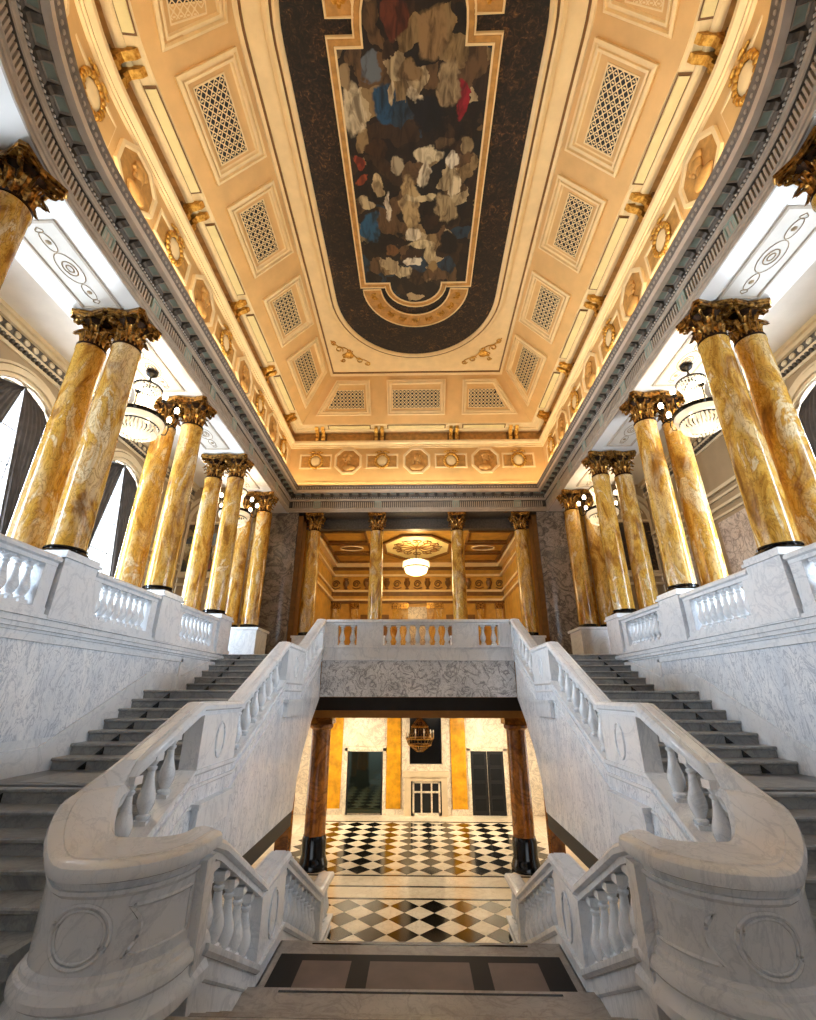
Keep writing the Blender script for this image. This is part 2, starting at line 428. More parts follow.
# beam on the brown columns, its shaded side painted dark, and lower ceiling
ce = top(ob('ceiling', (B(-7, 7, 13.42, 21, -.06, .88), 'beamgold', False)), 'underside of the upper floor over the lower hall', 'ceiling', kind='structure')
ob('shade_painted_beam', (B(-6.8, 6.8, 14.35, 15.25, -.42, -.06), 'beam', False), ce)
ob('ochre_moulding', (MB().box(-6.8, 6.8, 14.3, 15.3, -.5, -.42).box(-6.8, 6.8, 14.4, 15.2, -.62, -.5), 'beamgold', False), ce)

# ------------------------------------------------------------------ columns
def leaf_mesh(name, h, wdt, out, mt):
    mb = MB(); n = 7; v = []; f = []
    for i in range(n):
        t = i / (n - 1)
        z = h * (math.sin(t * 2.05) / math.sin(PI / 2)) if t < .77 else h * (1 - (t - .77) * 1.1)
        y = .012 + out * t ** 2.2
        ww = wdt * (.62 + .38 * math.sin(PI * min(1, t * 1.1))) * (1 if i % 2 == 0 else .80)
        if i == n - 1: ww *= .45
        for q in (-1, -.45, 0, .45, 1): v.append((q * ww, y - abs(q) * .03 + (0.022 if q == 0 else 0), z))
    for i in range(n - 1):
        for q in range(4): f.append([i * 5 + q, i * 5 + q + 1, i * 5 + q + 6, i * 5 + q + 5])
    return mb.add(v, f).me(name, mt, True, 60)
LEAF1 = leaf_mesh('leaf', .25, .070, .14, 'bronze'); LEAF2 = leaf_mesh('leaf', .42, .062, .17, 'bronze'); LEAF3 = leaf_mesh('leaf', .57, .045, .20, 'bronze')
def spiral(r0, turns=1.6, n=18):
    return [(r0 * (1 - .75 * i / n) * math.cos(2 * PI * turns * i / n), 0, r0 * (1 - .75 * i / n) * math.sin(2 * PI * turns * i / n)) for i in range(n + 1)]
VOL = MB().tube([(p[0], 0, p[2]) for p in spiral(.1)], .026, 5).me('volute', 'bronze', True, 60)
BELL = MB().lathe([(.235, 0), (.26, .015), (.26, .04), (.21, .05), (.19, .3), (.21, .52), (.28, .62)], 16).me('bell', 'bronzeshade')
_ab = []
for k in range(4):
    a = k * PI / 2
    for u, vv in ((.37, -.30), (.29, 0), (.37, .30)):
        x, y = u, vv
        _ab.append((x * math.cos(a) - y * math.sin(a), x * math.sin(a) + y * math.cos(a)))
ABAC = MB().prism(_ab, 2, .62, .67).prism([(x * 1.06, y * 1.06) for x, y in _ab], 2, .67, .74).me('abacus', 'bronze', False)
ROSE = MB().ellipsoid((0, 0, 0), (.07, .04, .07), 8, 5).me('rosette', 'bronze')
BASE = MB().lathe([(.34, 0), (.36, .03), (.34, .06), (.30, .075), (.29, .1), (.31, .115), (.30, .14), (.28, .145)], 20).me('base', 'black')
SH = MB().lathe([(.275, 0), (.277, .5), (.277, 1.3), (.268, 2.4), (.255, 3.4), (.247, 4.02), (.262, 4.05), (.262, 4.10), (.247, 4.12)], 28).me('shaft', 'sienna', True, 50)
def column(x, y, label, group, rz=0, zb=2.05, leaves=True, name='marble_column'):
    r = root(name, label, 'column', (x, y, zb), group)
    ob('base', BASE, r, loc=(x, y, zb)); ob('shaft', SH, r, loc=(x, y, zb + .14))
    zc = zb + .14 + 4.12
    c = ob('capital', BELL, r, loc=(x, y, zc), rz=rz)
    for k in range(8):
        ob('leaf', LEAF1, c, mtx=Matrix.Translation((x, y, zc + .04)) @ Matrix.Rotation(rz + k * PI / 4, 4, 'Z') @ Matrix.Translation((0, .2, 0)))
        ob('leaf', LEAF3, c, mtx=Matrix.Translation((x, y, zc + .05)) @ Matrix.Rotation(rz + k * PI / 4, 4, 'Z') @ Matrix.Translation((0, .18, 0)))
        ob('leaf', LEAF2, c, mtx=Matrix.Translation((x, y, zc + .05)) @ Matrix.Rotation(rz + (k + .5) * PI / 4, 4, 'Z') @ Matrix.Translation((0, .195, 0)))
    for k in range(4):
        ob('volute', VOL, c, mtx=Matrix.Translation((x, y, zc + .56)) @ Matrix.Rotation(rz + (k + .5) * PI / 2, 4, 'Z') @ Matrix.Translation((.36, 0, 0)))
        ob('rosette', ROSE, c, mtx=Matrix.Translation((x, y, zc + .66)) @ Matrix.Rotation(rz + k * PI / 2, 4, 'Z') @ Matrix.Translation((0, .30, 0)))
    ob('abacus', ABAC, r, loc=(x, y, zc), rz=rz)
    return r
SIDE = {-1: 'two-window gallery', 1: 'one-window gallery'}
PY = [6.95, 9.77, 12.75]
where = ['at the lower stair landing', 'at the middle stair landing', 'at the stair head']
for s in (-1, 1):
    for i, y in enumerate(PY):
        column(s * 5.75, y, 'stairwell-side yellow marble column of the pair ' + where[i] + ', ' + SIDE[s], 'gallery columns')
        column(s * 6.46, y, 'gallery-side yellow marble column of the pair ' + where[i] + ', ' + SIDE[s], 'gallery columns')
    for rr, nm in ((5.75, 'stairwell-side'), (6.46, 'gallery-side')):
        a = math.radians(9)
        column(s * rr * math.cos(a), YA - rr * math.sin(a), nm + ' yellow marble column at the rounded end of the hall, ' + SIDE[s], 'gallery columns', rz=s * a)
    column(s * 5.75, 15.6, 'stairwell-side yellow marble column on a separate white plinth, ' + SIDE[s], 'gallery columns')
    column(s * 6.46, 15.6, 'gallery-side yellow marble column on a separate white plinth, ' + SIDE[s], 'gallery columns')
    p = root('column_plinth', 'low white marble plinth carrying a column pair beside the grey pier, ' + SIDE[s], 'plinth', (s * 6.1, 15.6, ZUP), 'white column plinths')
    ob('block', (MB().box(*sorted((s * 5.28, s * 6.95)), 15.05, 16.15, ZUP + .14, 1.97), 'white', False), p)
    ob('foot', (MB().box(*sorted((s * 5.22, s * 7.0)), 14.98, 16.2, ZUP, ZUP + .14), 'white', False), p)
    ob('cap', (MB().box(*sorted((s * 5.22, s * 7.0)), 15.0, 16.2, 1.97, 2.05), 'white', False), p)
    # far row in front of the golden foyer
    column(s * 4.30, 17.74, 'yellow foyer column next to the grey marble pier towards the ' + SIDE[s], 'foyer columns')
    column(s * 1.67, 17.74, 'yellow foyer column flanking the drum chandelier towards the ' + SIDE[s], 'foyer columns')
    for x in (4.30, 1.67):
        q = root('column_plinth', 'white block under the foyer column ' + ('beside the pier, towards the ' if x > 3 else 'near the middle, towards the ') + SIDE[s], 'plinth', (s * x, 17.74, ZUP), 'foyer plinths %d' % int(x))
        ob('block', (MB().box(s * x - .42, s * x + .42, 17.32, 18.16, ZUP, 1.97).box(s * x - .46, s * x + .46, 17.28, 18.2, 1.97, 2.05), 'white', False), q)
    # grey breccia pier in the corner, with a sienna pilaster strip and a darkened one
    pr = root('corner_pier', 'grey breccia marble pier beside the foyer columns, end of the ' + SIDE[s], 'pier', (s * 5.5, 17.5, ZUP), 'grey corner piers')
    ob('pier_shaft', (B(*sorted((s * 4.98, s * 6.1)), 17.5, 18.4, ZUP + .3, 7.09), 'breccia', False), pr)
    ob('pier_foot', (B(*sorted((s * 4.92, s * 6.16)), 17.42, 18.46, ZUP, ZUP + .3), 'white', False), pr)
    ob('pilaster', (B(*sorted((s * 4.78, s * 4.98)), 17.6, 18.2, ZUP, 7.0), 'foyerd', False), pr)  # brown pilaster, its dark tone painting in a shadow gap
    ob('pilaster', (B(*sorted((s * 6.1, s * 6.39)), 16.25, 17.6, ZUP, 7.08), 'sienna', False), pr)
    # brown columns of the lower hall
    c = root('brown_column', 'dark brown column on the lower floor, ' + ('nearer the mirrored doorway' if s < 0 else 'nearer the black double door'), 'column', (s * 2.87, 14.8, ZLOW), 'lower hall brown columns')
    ob('shaft', (MB().lathe([(.29, .75), (.29, 1.2), (.27, 3.4)], 24, (s * 2.87, 14.8, ZLOW)), 'brown_col'), c)
    ob('base', (MB().lathe([(.40, 0), (.40, .12), (.36, .2), (.33, .3), (.33, .68), (.30, .76)], 24, (s * 2.87, 14.8, ZLOW)), 'black'), c)
    ob('cap', (MB().lathe([(.27, 3.36), (.34, 3.42), (.34, 3.5), (.30, 3.52)], 24, (s * 2.87, 14.8, ZLOW)).box(s * 2.87 - .36, s * 2.87 + .36, 14.44, 15.16, ZLOW + 3.52, -.62), 'brown_col'), c)

# ------------------------------------------------------------------ stairs
def stepmesh(x0, x1, g, nm='step', mt='step'):
    mb = MB(); a, b = min(x0, x1), max(x0, x1)
    mb.box(a, b, 0, g + .05, -RISE, -.045)
    mb.prism([(-.035, -.035), (-.035, -.012), (-.02, 0), (g + .05, 0), (g + .05, -.045), (-.02, -.045)], 0, a, b)
    return mb.me(nm, mt, False)
CLIP = MB().prism([(0, -.045), (0, -.155), (.075, -.155)], 0, -.012, .012).me('carpet_clip', 'black', False)
CLIP = MB().add([(-.07, -.02, -.15), (.05, -.02, -.15), (.05, -.02, -.05), (-.07, 0, -.15), (.05, 0, -.15), (.05, 0, -.05)], [[0, 1, 2], [5, 4, 3], [0, 3, 4, 1], [1, 4, 5, 2], [2, 5, 3, 0]]).me('carpet_clip', 'black', False)
for s in (-1, 1):
    x0, x1 = s * 2.87, s * 5.365
    st = root('side_staircase', 'grey marble side staircase climbing along the wall of the ' + SIDE[s], 'staircase', (s * 4.1, 4, ZTOP), 'side staircases')
    me = stepmesh(x0, x1, GO)
    def flight(z0, n, ylast):
        """n risers above z0, the last nosing (on the landing) at ylast"""
        for k in range(n):
            y = ylast - (n - 1 - k) * GO; z = z0 + (k + 1) * RISE
            last = k == n - 1
            o = ob('step', stepmesh(x0, x1 if y < 12 else s * 5.32, .12) if last else (stepmesh(s * 3.06, s * 5.27, GO) if y < 4.9 else me), st, loc=(0, y, z))
            ob('carpet_clip', CLIP, o, mtx=Matrix.Translation((s * 4.9, y, z)) @ Matrix.Scale(-s, 4, (1, 0, 0)))
    flight(ZTOP, 7, 6.02)
    flight(ZL1, 7, 9.41)
    flight(ZL2, 6, 12.80)
    for (y0, y1, z, nm) in ((6.1, 7.42, ZL1, 'landing'), (9.5, 11.12, ZL2, 'landing'), (12.86, 13.2, ZUP, 'landing')):
        l = ob(nm, (B(*sorted((x0, x1 if y1 < 12 else s * 5.32)), y0, y1, z - .16, z), 'tread', False), st)
        if y1 - y0 > .5: ob('light_inlay', (B(*sorted((s * 3.3, s * 5.0)), y0 + .25, y1 - .3, z, z + .003), 'step', False), l)
    # sloping underside
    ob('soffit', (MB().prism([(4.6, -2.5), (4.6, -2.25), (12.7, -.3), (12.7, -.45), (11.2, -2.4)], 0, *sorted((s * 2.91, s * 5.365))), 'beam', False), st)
# central flight: down to the inlaid landing, then to the lower hall
cs = root('central_staircase', 'central marble staircase running down past an inlaid landing to the lower hall', 'staircase', (0, 6, ZLOW))
XC = 1.765
ys = [4.29, 4.626, 4.963, 5.30, 6.0]
for k, y in enumerate(ys[1:]):
    z = ZTOP - (k + 1) * RISE; y0 = ys[k]
    wd = XC + max(0, (5.9 - y)) * .32
    o = ob('step', (MB().box(-wd, wd, y0 - .05, y - .01, z - .3, z - .045).box(-wd, wd, y0 - .05, y + .03, z - .045, z), 'tan', False), cs)
    ob('grip_strip', (B(-wd + .35, wd - .35, y - .05, y - .02, z, z + .003), 'black', False), o)
l0 = ob('landing', (MB().box(-XC, XC, 5.9, 7.33, ZL0 - .3, ZL0 - .045).box(-XC, XC, 5.9, 7.37, ZL0 - .045, ZL0), 'tan', False), cs)
ob('dark_inlay', (B(-1.67, 1.67, 5.92, 7.05, ZL0, ZL0 + .002), 'inlay', False), l0)
for a, b in ((-1.38, -.80), (-.58, .58), (.80, 1.38)):
    ob('brown_inlay', (B(a, b, 6.05, 6.9, ZL0 + .002, ZL0 + .004), 'brownin', False), l0)
ob('grip_strip', (B(-1.35, 1.35, 7.28, 7.31, ZL0, ZL0 + .003), 'black', False), l0)
for k in range(8):
    z = ZL0 - (k + 1) * RISE; y = 7.35 + k * GO
    o = ob('step', (MB().box(-XC, XC, y - .05, y + GO - .01, z - .3, z - .045).box(-XC, XC, y - .05, y + GO + .03, z - .045, z), 'tan', False), cs)
    ob('grip_strip', (B(-1.4, 1.4, y + GO - .05, y + GO - .02, z, z + .003), 'black', False), o)
# the landing on which the stairs meet
lt = [(5.38 * math.cos(a), YA + 5.38 * math.sin(a)) for a in [PI + PI * i / 24 for i in range(25)]]
tl = top(ob('floor', (MB().prism([(-5.38, 4.0), (-2.3, 4.0), (-2.3, 4.29), (2.3, 4.29), (2.3, 4.0), (5.38, 4.0)][::-1] + [p for p in lt if p[1] < 3.95], 2, ZTOP - .25, ZTOP), 'tan', False)), 'stone landing where the side stairs and the central stairs meet', 'floor', kind='structure')

# ------------------------------------------------------------------ stair balustrades
CAP = [(0, .05, -.16), (0, .05, -.105), (0, 0, -.085), (0, 0, -.04), (0, .03, -.006), (0, .07, 0), (0, .074, -.007), (0, .084, -.007), (0, .088, .004), (1, .088, .004), (1, .084, -.007), (1, .074, -.007), (1, .07, 0), (1, .03, -.006), (1, 0, -.04), (1, 0, -.085), (1, .05, -.105), (1, .05, -.16)]
def baluster(h, rs=1.0):
    mb = MB(); q = .075 * rs
    mb.box(-q, q, -q, q, -.12, .09 * h)
    pr = [(.055, .09), (.07, .12), (.07, .145), (.045, .17), (.06, .21), (.082, .30), (.088, .37), (.080, .45), (.058, .56), (.042, .68), (.036, .78), (.05, .81), (.052, .84), (.036, .86), (.05, .9), (.062, .93)]
    mb.lathe([(r * rs, z * h) for r, z in pr], 12, cap=False)
    mb.box(-q * .9, q * .9, -q * .9, q * .9, .93 * h, h + .03)
    return mb.me('baluster', 'white', True, 40)
BAL = baluster(.62)
for s in (-1, 1):
    br = root('stair_balustrade', 'white marble stair balustrade with scrolled newel, nearer the ' + SIDE[s], 'balustrade', (s * 2.4, 4.5, ZTOP), 'stair balustrades')
    def X(x): return -s * x          # x given as on the left side (negative)
    # --- side flight
    xo, xi = -2.88, -2.60
    side = [(13.02, 2.0), (10.95, 1.01), (9.55, 1.01), (7.25, -.087), (6.0, -.087), (4.95, -.60), (4.5, -.80)]
    def edges(pts, xo, xi): return [(X(xo), p[0]) for p in pts], [(X(xi), p[0]) for p in pts], [p[1] for p in pts]
    for a in range(4):
        ob('handrail', (MB().ribbon(*edges(side[a:a + 2], xo, xi), CAP), 'white'), br)
    ob('handrail', (MB().ribbon([(X(-2.88), 6.0), (X(-2.97), 4.95), (X(-3.02), 4.5)], [(X(-2.60), 6.0), (X(-2.70), 5.0), (X(-2.75), 4.93)], [-.087, -.60, -.80], CAP), 'white'), br)
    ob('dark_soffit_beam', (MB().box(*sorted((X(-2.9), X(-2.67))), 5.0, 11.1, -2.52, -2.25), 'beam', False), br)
    # base wall / stringer
    topc = [(y, z - .80) for y, z in side]
    bot = [(4.9, -2.25), (11.12, -2.25), (11.28, -1.72), (11.66, -1.18), (12.3, -.62), (13.1, -.08)]
    ob('stringer_wall', (MB().prism(topc[:-2] + [(4.9, -1.42)] + bot, 0, *sorted((X(-2.84), X(-2.66)))), 'vein', False), br)
    for off, th, pj in ((-.74, .07, .05), (-.90, .05, .03), (-1.12, .04, .02)):
        pts = [(y, z + off) for y, z in side[:5]] + [(4.98, -.60 + off)]
        ob('stringer_moulding', (MB().ribbon(*edges(pts, -2.86, -2.66 + pj), [(0, 0, -th), (0, 0, 0), (1, 0, 0), (1, 0, -th * .6), (1, pj * .6, -th)]), 'white', False), br)
    for y0, y1, z in ((9.55, 10.95, 1.01), (6.05, 7.2, -.087)):
        p = ob('pedestal', (B(*sorted((X(-2.85), X(-2.63))), y0, y1, z - .8, z - .15), 'white', False), br)
        el = [(X(-2.625), (y0 + y1) / 2 + .13 * math.cos(t), z - .46 + .21 * math.sin(t)) for t in [2 * PI * i / 24 for i in range(24)]]
        ob('oval_moulding', (MB().tube(el, .014, 5, True), 'white'), p)
        ob('bracket', (MB().box(*sorted((X(-2.86), X(-2.58))), y0 + .1, y1 - .1, z - 1.42, z - 1.16).box(*sorted((X(-2.86), X(-2.55))), y0 + .05, y1 - .05, z - 1.16, z - 1.1), 'white', False), p)
    ob('pedestal', (B(*sorted((X(-2.85), X(-2.63))), 12.85, 13.06, .9, 1.86), 'white', False), br)
    ob('handrail', (MB().ribbon([(X(-2.88), 13.0), (X(-2.88), 13.38)], [(X(-2.60), 13.0), (X(-2.60), 13.38)], [2.0, 2.0], CAP), 'white'), br)
    def rail_at(pts, y):
        for (ya, za), (yb_, zb_) in zip(pts[:-1], pts[1:]):
            if min(ya, yb_) <= y <= max(ya, yb_): return za + (zb_ - za) * (y - ya) / (yb_ - ya)
    for ya, n, st_ in ((11.15, 5, GO), (7.48, 6, GO), (4.98, 3, GO)):
        for k in range(n):
            y = ya + k * st_
            ob('baluster', BAL, br, loc=(X(-2.74 if y > 6 else -2.78), y, rail_at(side, y) - .80))
    # --- scrolled newel (U-turn)
    angs = [PI + PI * i / 22 for i in range(23)]
    Lo = [(X(-2.4 + .62 * math.cos(a)), 4.5 + .62 * math.sin(a)) for a in angs] + [(X(-1.75), 4.8)]
    sgp = lambda q: math.copysign(abs(q) ** .6, q)
    Ri = [(X(-2.42 + .33 * sgp(math.cos(a))), 4.93 + .30 * sgp(math.sin(a))) for a in angs] + [(X(-2.05), 4.98)]
    Zt = []
    for i in range(24):
        t = min(1, i / 9); t = t * t * (3 - 2 * t); Zt.append(-.80 - .34 * t)
    ob('newel_cap', (MB().ribbon(Lo, Ri, Zt, [(0, .09, -.17), (0, .07, -.12), (0, .01, -.10), (0, 0, -.06), (0, .015, -.02), (0, .05, 0), (0, .14, .004), (0, .15, .012), (1, .06, .012), (1, .05, .0), (1, 0, -.05), (1, .05, -.12), (1, .06, -.17)]), 'white'), br)
    nd = ob('newel_drum', (MB().ribbon(Lo, Ri, Zt, [(0, .10, -1.80, 1), (0, .10, -.22), (0, .06, -.19), (0, .06, -.165), (1, .08, -.165), (1, .08, -1.80, 1)]), 'white'), br)
    ob('newel_torus', (MB().ribbon(Lo, Ri, Zt, [(0, .10, -1.78, 1), (0, .06, -1.80, 1), (0, .055, -1.83, 1), (0, .02, -1.84, 1), (0, -.01, -1.88, 1), (0, -.01, -1.92, 1), (0, .03, -1.95, 1), (1, .05, -1.95, 1), (1, .05, -1.78, 1)]), 'white'), nd)
    ob('newel_foot', (MB().ribbon(Lo, Ri, Zt, [(0, .03, -1.95, 1), (0, .02, -2.0, 1), (0, -.03, -2.05, 1), (0, -.03, ZTOP, 1), (1, .02, ZTOP, 1), (1, .02, -1.95, 1)]), 'white'), nd)
    def onD(deg, z):
        a = math.radians(deg); l = Vector((-2.4 + .62 * math.cos(a), 4.5 + .62 * math.sin(a))); q = Vector((-2.42 + .33 * sgp(math.cos(a)), 4.93 + .30 * sgp(math.sin(a))))
        p = l + (q - l).normalized() * .097; return (X(p.x), p.y, z)
    for k, (aw, zh, rr) in enumerate(((20, .175, .016), (16.5, .145, .011))):
        ob('oval_moulding', (MB().tube([onD(-88 + aw * math.cos(t), -1.565 + zh * math.sin(t)) for t in [2 * PI * i / 36 for i in range(36)]], rr, 6, True), 'white'), nd)
    fr = [onD(-58 + 50 * i / 14, -1.42) for i in range(15)] + [onD(-8, -1.42 - .29 * i / 6) for i in range(1, 7)] + [onD(-8 - 50 * i / 14, -1.71) for i in range(1, 15)]
    fr += [onD(-58 + 9 * math.sin(PI * i / 8), -1.71 + .29 * i / 8) for i in range(1, 8)]
    ob('panel_moulding', (MB().tube(fr, .016, 5, True), 'white'), nd)
    # --- central flight rail
    ctr = [(4.75, -1.14), (6.35, -1.97), (7.35, -1.97), (10.1, -3.27), (11.35, -3.30)]
    co, ci = -2.04, -1.72
    ob('handrail', (MB().ribbon([(X(-2.05), 4.7), (X(-2.04), 4.95), (X(-2.04), 6.38)], [(X(-1.775), 4.7), (X(-1.74), 4.95), (X(-1.72), 6.38)], [-1.14, -1.235, -1.985], CAP), 'white'), br)
    ob('handrail', (MB().ribbon(*edges([(6.3, -1.96), (7.38, -1.96)], co, ci), CAP), 'white'), br)
    ob('handrail', (MB().ribbon(*edges(ctr[2:4], co, ci), CAP), 'white'), br)
    # end newel curls outwards
    eL = []; eR = []; eZ = []
    for i in range(11):
        t = i / 10; y = 10.1 + 1.15 * t; dx = 0
        eL.append((X(-2.04 - dx * .2), y - .12 * t)); eR.append((X(-1.72 + dx * -.55), y)); eZ.append(-3.27 - .05 * t)
    ob('handrail', (MB().ribbon(eL, eR, eZ, CAP), 'white'), br)
    wpoly = [(4.55, -1.95)] + [(y, z - .78) for y, z in ctr] + [(11.35, ZLOW), (6.2, ZLOW), (4.55, ZLOW)]
    ob('base_wall', (MB().prism(wpoly, 0, *sorted((X(-2.0), X(-1.77)))), 'white', False), br)
    for off, th, pj in ((-.74, .08, .05), (-.93, .05, .025)):
        pts = [(4.72, -1.14 + off)] + [(y, z + off) for y, z in ctr[1:]]
        ob('base_moulding', (MB().ribbon(*edges(pts, -2.0, -1.77 + pj), [(0, 0, -th), (0, 0, 0), (1, 0, 0), (1, 0, -th * .6), (1, pj * .6, -th)]), 'white', False), br)
    for y0, y1, z in ((6.32, 7.32, -1.97), (10.1, 10.35, -3.27), (4.55, 4.72, -1.14)):
        p = ob('pedestal', (B(*sorted((X(-1.99), X(-1.76))), y0, y1, z - .8, z - .14), 'white', False), br)
        if y1 - y0 > .5:
            el = [(X(-1.755), (y0 + y1) / 2 + .17 * math.cos(t), z - .46 + .23 * math.sin(t)) for t in [2 * PI * i / 24 for i in range(24)]]
            ob('oval_moulding', (MB().tube(el, .014, 5, True), 'white'), p)
    for ya, n, st_ in ((4.92, 5, .30), (7.55, 9, .29), (10.5, 4, .24)):
        for k in range(n):
            y = ya + k * st_
            ob('baluster', BAL, br, loc=(X(-1.88), y, rail_at(ctr, y) - .80))

# ------------------------------------------------------------------ bridge with its balustrade
fu = top(ob('floor', (B(-8.9, 8.9, 13.2, 24.2, .9, ZUP), 'tan', False)), 'upper floor behind the bridge balustrade', 'floor', kind='structure')
YB = 13.2
bb = root('bridge_balustrade', 'white marble bridge balustrade spanning the opening between the two stair heads', 'balustrade', (0, YB, -.05))
ob('apron', (B(-2.66, 2.66, YB - .06, YB + .2, -.05, .88), 'apron', False), bb)
ob('fascia', (MB().box(-2.66, 2.66, YB - .12, YB + .2, .88, .96).box(-2.66, 2.66, YB - .09, YB + .2, .96, 1.22).box(-2.66, 2.66, YB - .13, YB + .2, 1.22, 1.29), 'white', False), bb)
ob('handrail', (MB().ribbon([(-2.6, YB - .18), (2.6, YB - .18)], [(-2.6, YB + .18), (2.6, YB + .18)], [2.0, 2.0], CAP), 'white'), bb)
for x0, x1 in ((-2.64, -2.28), (-1.72, -.98), (.98, 1.72), (2.28, 2.64)):
    ob('pedestal', (B(x0, x1, YB - .11, YB + .13, 1.29, 1.85), 'white', False), bb)
BALB = baluster(.55, .98)
for x in [-2.15, -1.85, 1.85, 2.15] + [(-3 + k) * .275 for k in range(7)]:
    ob('baluster', BALB, bb, loc=(x, YB + .01, 1.29))

# ------------------------------------------------------------------ gallery walls with balustrade
def arc(r, a0, a1, n, s): return [(s * r * math.cos(math.radians(a0 + (a1 - a0) * i / n)), YA - r * math.sin(math.radians(a0 + (a1 - a0) * i / n))) for i in range(n + 1)]
for s, nm in ((-1, 'left'), (1, 'right')):
    a, b = sorted((s * 5.4, s * 5.75))
    wl = ob('wall_' + nm, (MB().box(a, b, YA, 13.18, ZLOW, ZUP), 'white', False))
    top(wl, 'white marble side wall of the stairwell below the gallery balustrade', 'wall', group='stairwell side walls', kind='structure')
    ri = arc(5.4, 0, 90, 20, s); ro = arc(5.75, 0, 90, 20, s)
    cw = ob('wall_curved_' + nm, (MB().ribbon(ri, ro, [ZUP] * 21, [(0, 0, 0), (1, 0, 0), (1, 0, ZTOP, 1), (0, 0, ZTOP, 1)]), 'white', True))
    top(cw, 'curved white marble wall at the rounded end of the stairwell', 'wall', group='curved walls', kind='structure')
    # veined panel
    x = s * 5.4
    pp = [(YA, .68), (10.62, .68), (10.62, .42), (9.42, .42), (7.3, -.58), (YA, -.58)]
    ob('panel', (MB().prism(pp, 0, *sorted((x, x - s * .012))), 'vein', False), wl)
    pp2 = inset(pp[::-1], 0) if False else pp
    # panel frame
    fr = [(YA, .68), (10.62, .68), (10.62, .42)]
    ob('panel_frame', (MB().box(*sorted((x, x - s * .045)), YA, 10.70, .68, .745).box(*sorted((x, x - s * .045)), 10.62, 10.70, .08, .745), 'white', False), wl)
    for z0, z1, pj in ((.80, .84, .03), (.84, .90, .07), (.90, .96, .10), (1.00, 1.06, .05)):
        ob('moulding', (B(*sorted((x, x - s * pj)), YA, 13.2, z0, z1), 'white', False), wl)
        ob('moulding', (MB().ribbon(arc(5.4 - pj, 0, 90, 20, s), ri, [z1] * 21, [(0, 0, 0), (1, 0, 0), (1, 0, z0 - z1), (0, 0, z0 - z1)]), 'white'), cw)
    # stair skirting following the flights
    sk = [(YA, ZL1 - .45), (6.0, ZL1 + .32), (7.05, ZL1 + .32), (9.4, ZL2 + .30), (10.75, ZL2 + .30), (12.85, ZUP + .0)]
    ob('stair_skirting', (MB().prism(sk + [(y, z - .55) for y, z in sk[::-1]], 0, *sorted((x, x - s * .03))), 'white', False), wl)
    # balustrade on top
    gb = root('gallery_balustrade', 'white marble balustrade with turned balusters edging the ' + SIDE[s], 'balustrade', (s * 5.55, 9, ZUP), 'gallery balustrades')
    peds = [(6.48, 7.30), (9.32, 10.20), (12.32, 13.18)]
    for y0, y1 in peds:
        p = ob('pedestal', (B(*sorted((s * 5.36, s * 6.9)), y0 + .04, y1 - .04, ZUP, 1.93), 'white', False), gb)
        ob('pedestal_cap', (MB().box(*sorted((s * 5.32, s * 6.95)), y0, y1, 1.93, 1.98).box(*sorted((s * 5.35, s * 6.92)), y0 + .03, y1 - .03, 1.98, 2.05), 'white', False), p)
        ob('pedestal_foot', (B(*sorted((s * 5.33, s * 6.9)), y0, y1, ZUP, 1.14), 'white', False), p)
    a0, a1 = 4, 14
    p = ob('pedestal', (MB().ribbon(arc(5.36, a0, a1, 6, s), arc(6.9, a0, a1, 6, s), [2.05] * 7, [(0, 0, 0), (1, 0, 0), (1, 0, ZUP, 1), (0, 0, ZUP, 1)]), 'white', True), gb)
    segs = [(4.62, 6.48), (7.30, 9.32), (10.20, 12.32)]
    for y0, y1 in segs:
        ob('handrail', (MB().ribbon([(s * 5.36, y0), (s * 5.36, y1)], [(s * 5.70, y0), (s * 5.70, y1)], [1.93, 1.93], CAP), 'white'), gb)
        ob('base_rail', (B(*sorted((s * 5.40, s * 5.68)), y0, y1, ZUP, 1.16), 'white', False), gb)
        for ya, yb2 in ((y0, y0 + .22), (y1 - .22, y1)):
            ob('half_pedestal', (B(*sorted((s * 5.42, s * 5.66)), ya, yb2, 1.16, 1.78), 'white', False), gb)
        n = int((y1 - y0 - .5) / .205)
        for k in range(n + 1):
            ob('baluster', BAL, gb, loc=(s * 5.54, y0 + .25 + .09 + (y1 - y0 - .68) * k / n, 1.16))
    ob('handrail', (MB().ribbon(arc(5.36, 14, 90, 16, s), arc(5.70, 14, 90, 16, s), [1.93] * 17, CAP), 'white'), gb)
    ob('base_rail', (MB().ribbon(arc(5.40, 14, 90, 16, s), arc(5.68, 14, 90, 16, s), [1.16] * 17, [(0, 0, 0), (1, 0, 0), (1, 0, -.14), (0, 0, -.14)]), 'white'), gb)
    for k in range(14):
        an = math.radians(18 + k * 2.6)
        ob('baluster', BAL, gb, loc=(s * 5.54 * math.cos(an), YA - 5.54 * math.sin(an), 1.16))
    top(ob('floor', (B(*sorted((s * 5.75, s * 9.1)), 5.0, 13.2, .85, ZUP), 'tan', False)), 'gallery floor behind the side balustrade', 'floor', group='gallery floors', kind='structure')

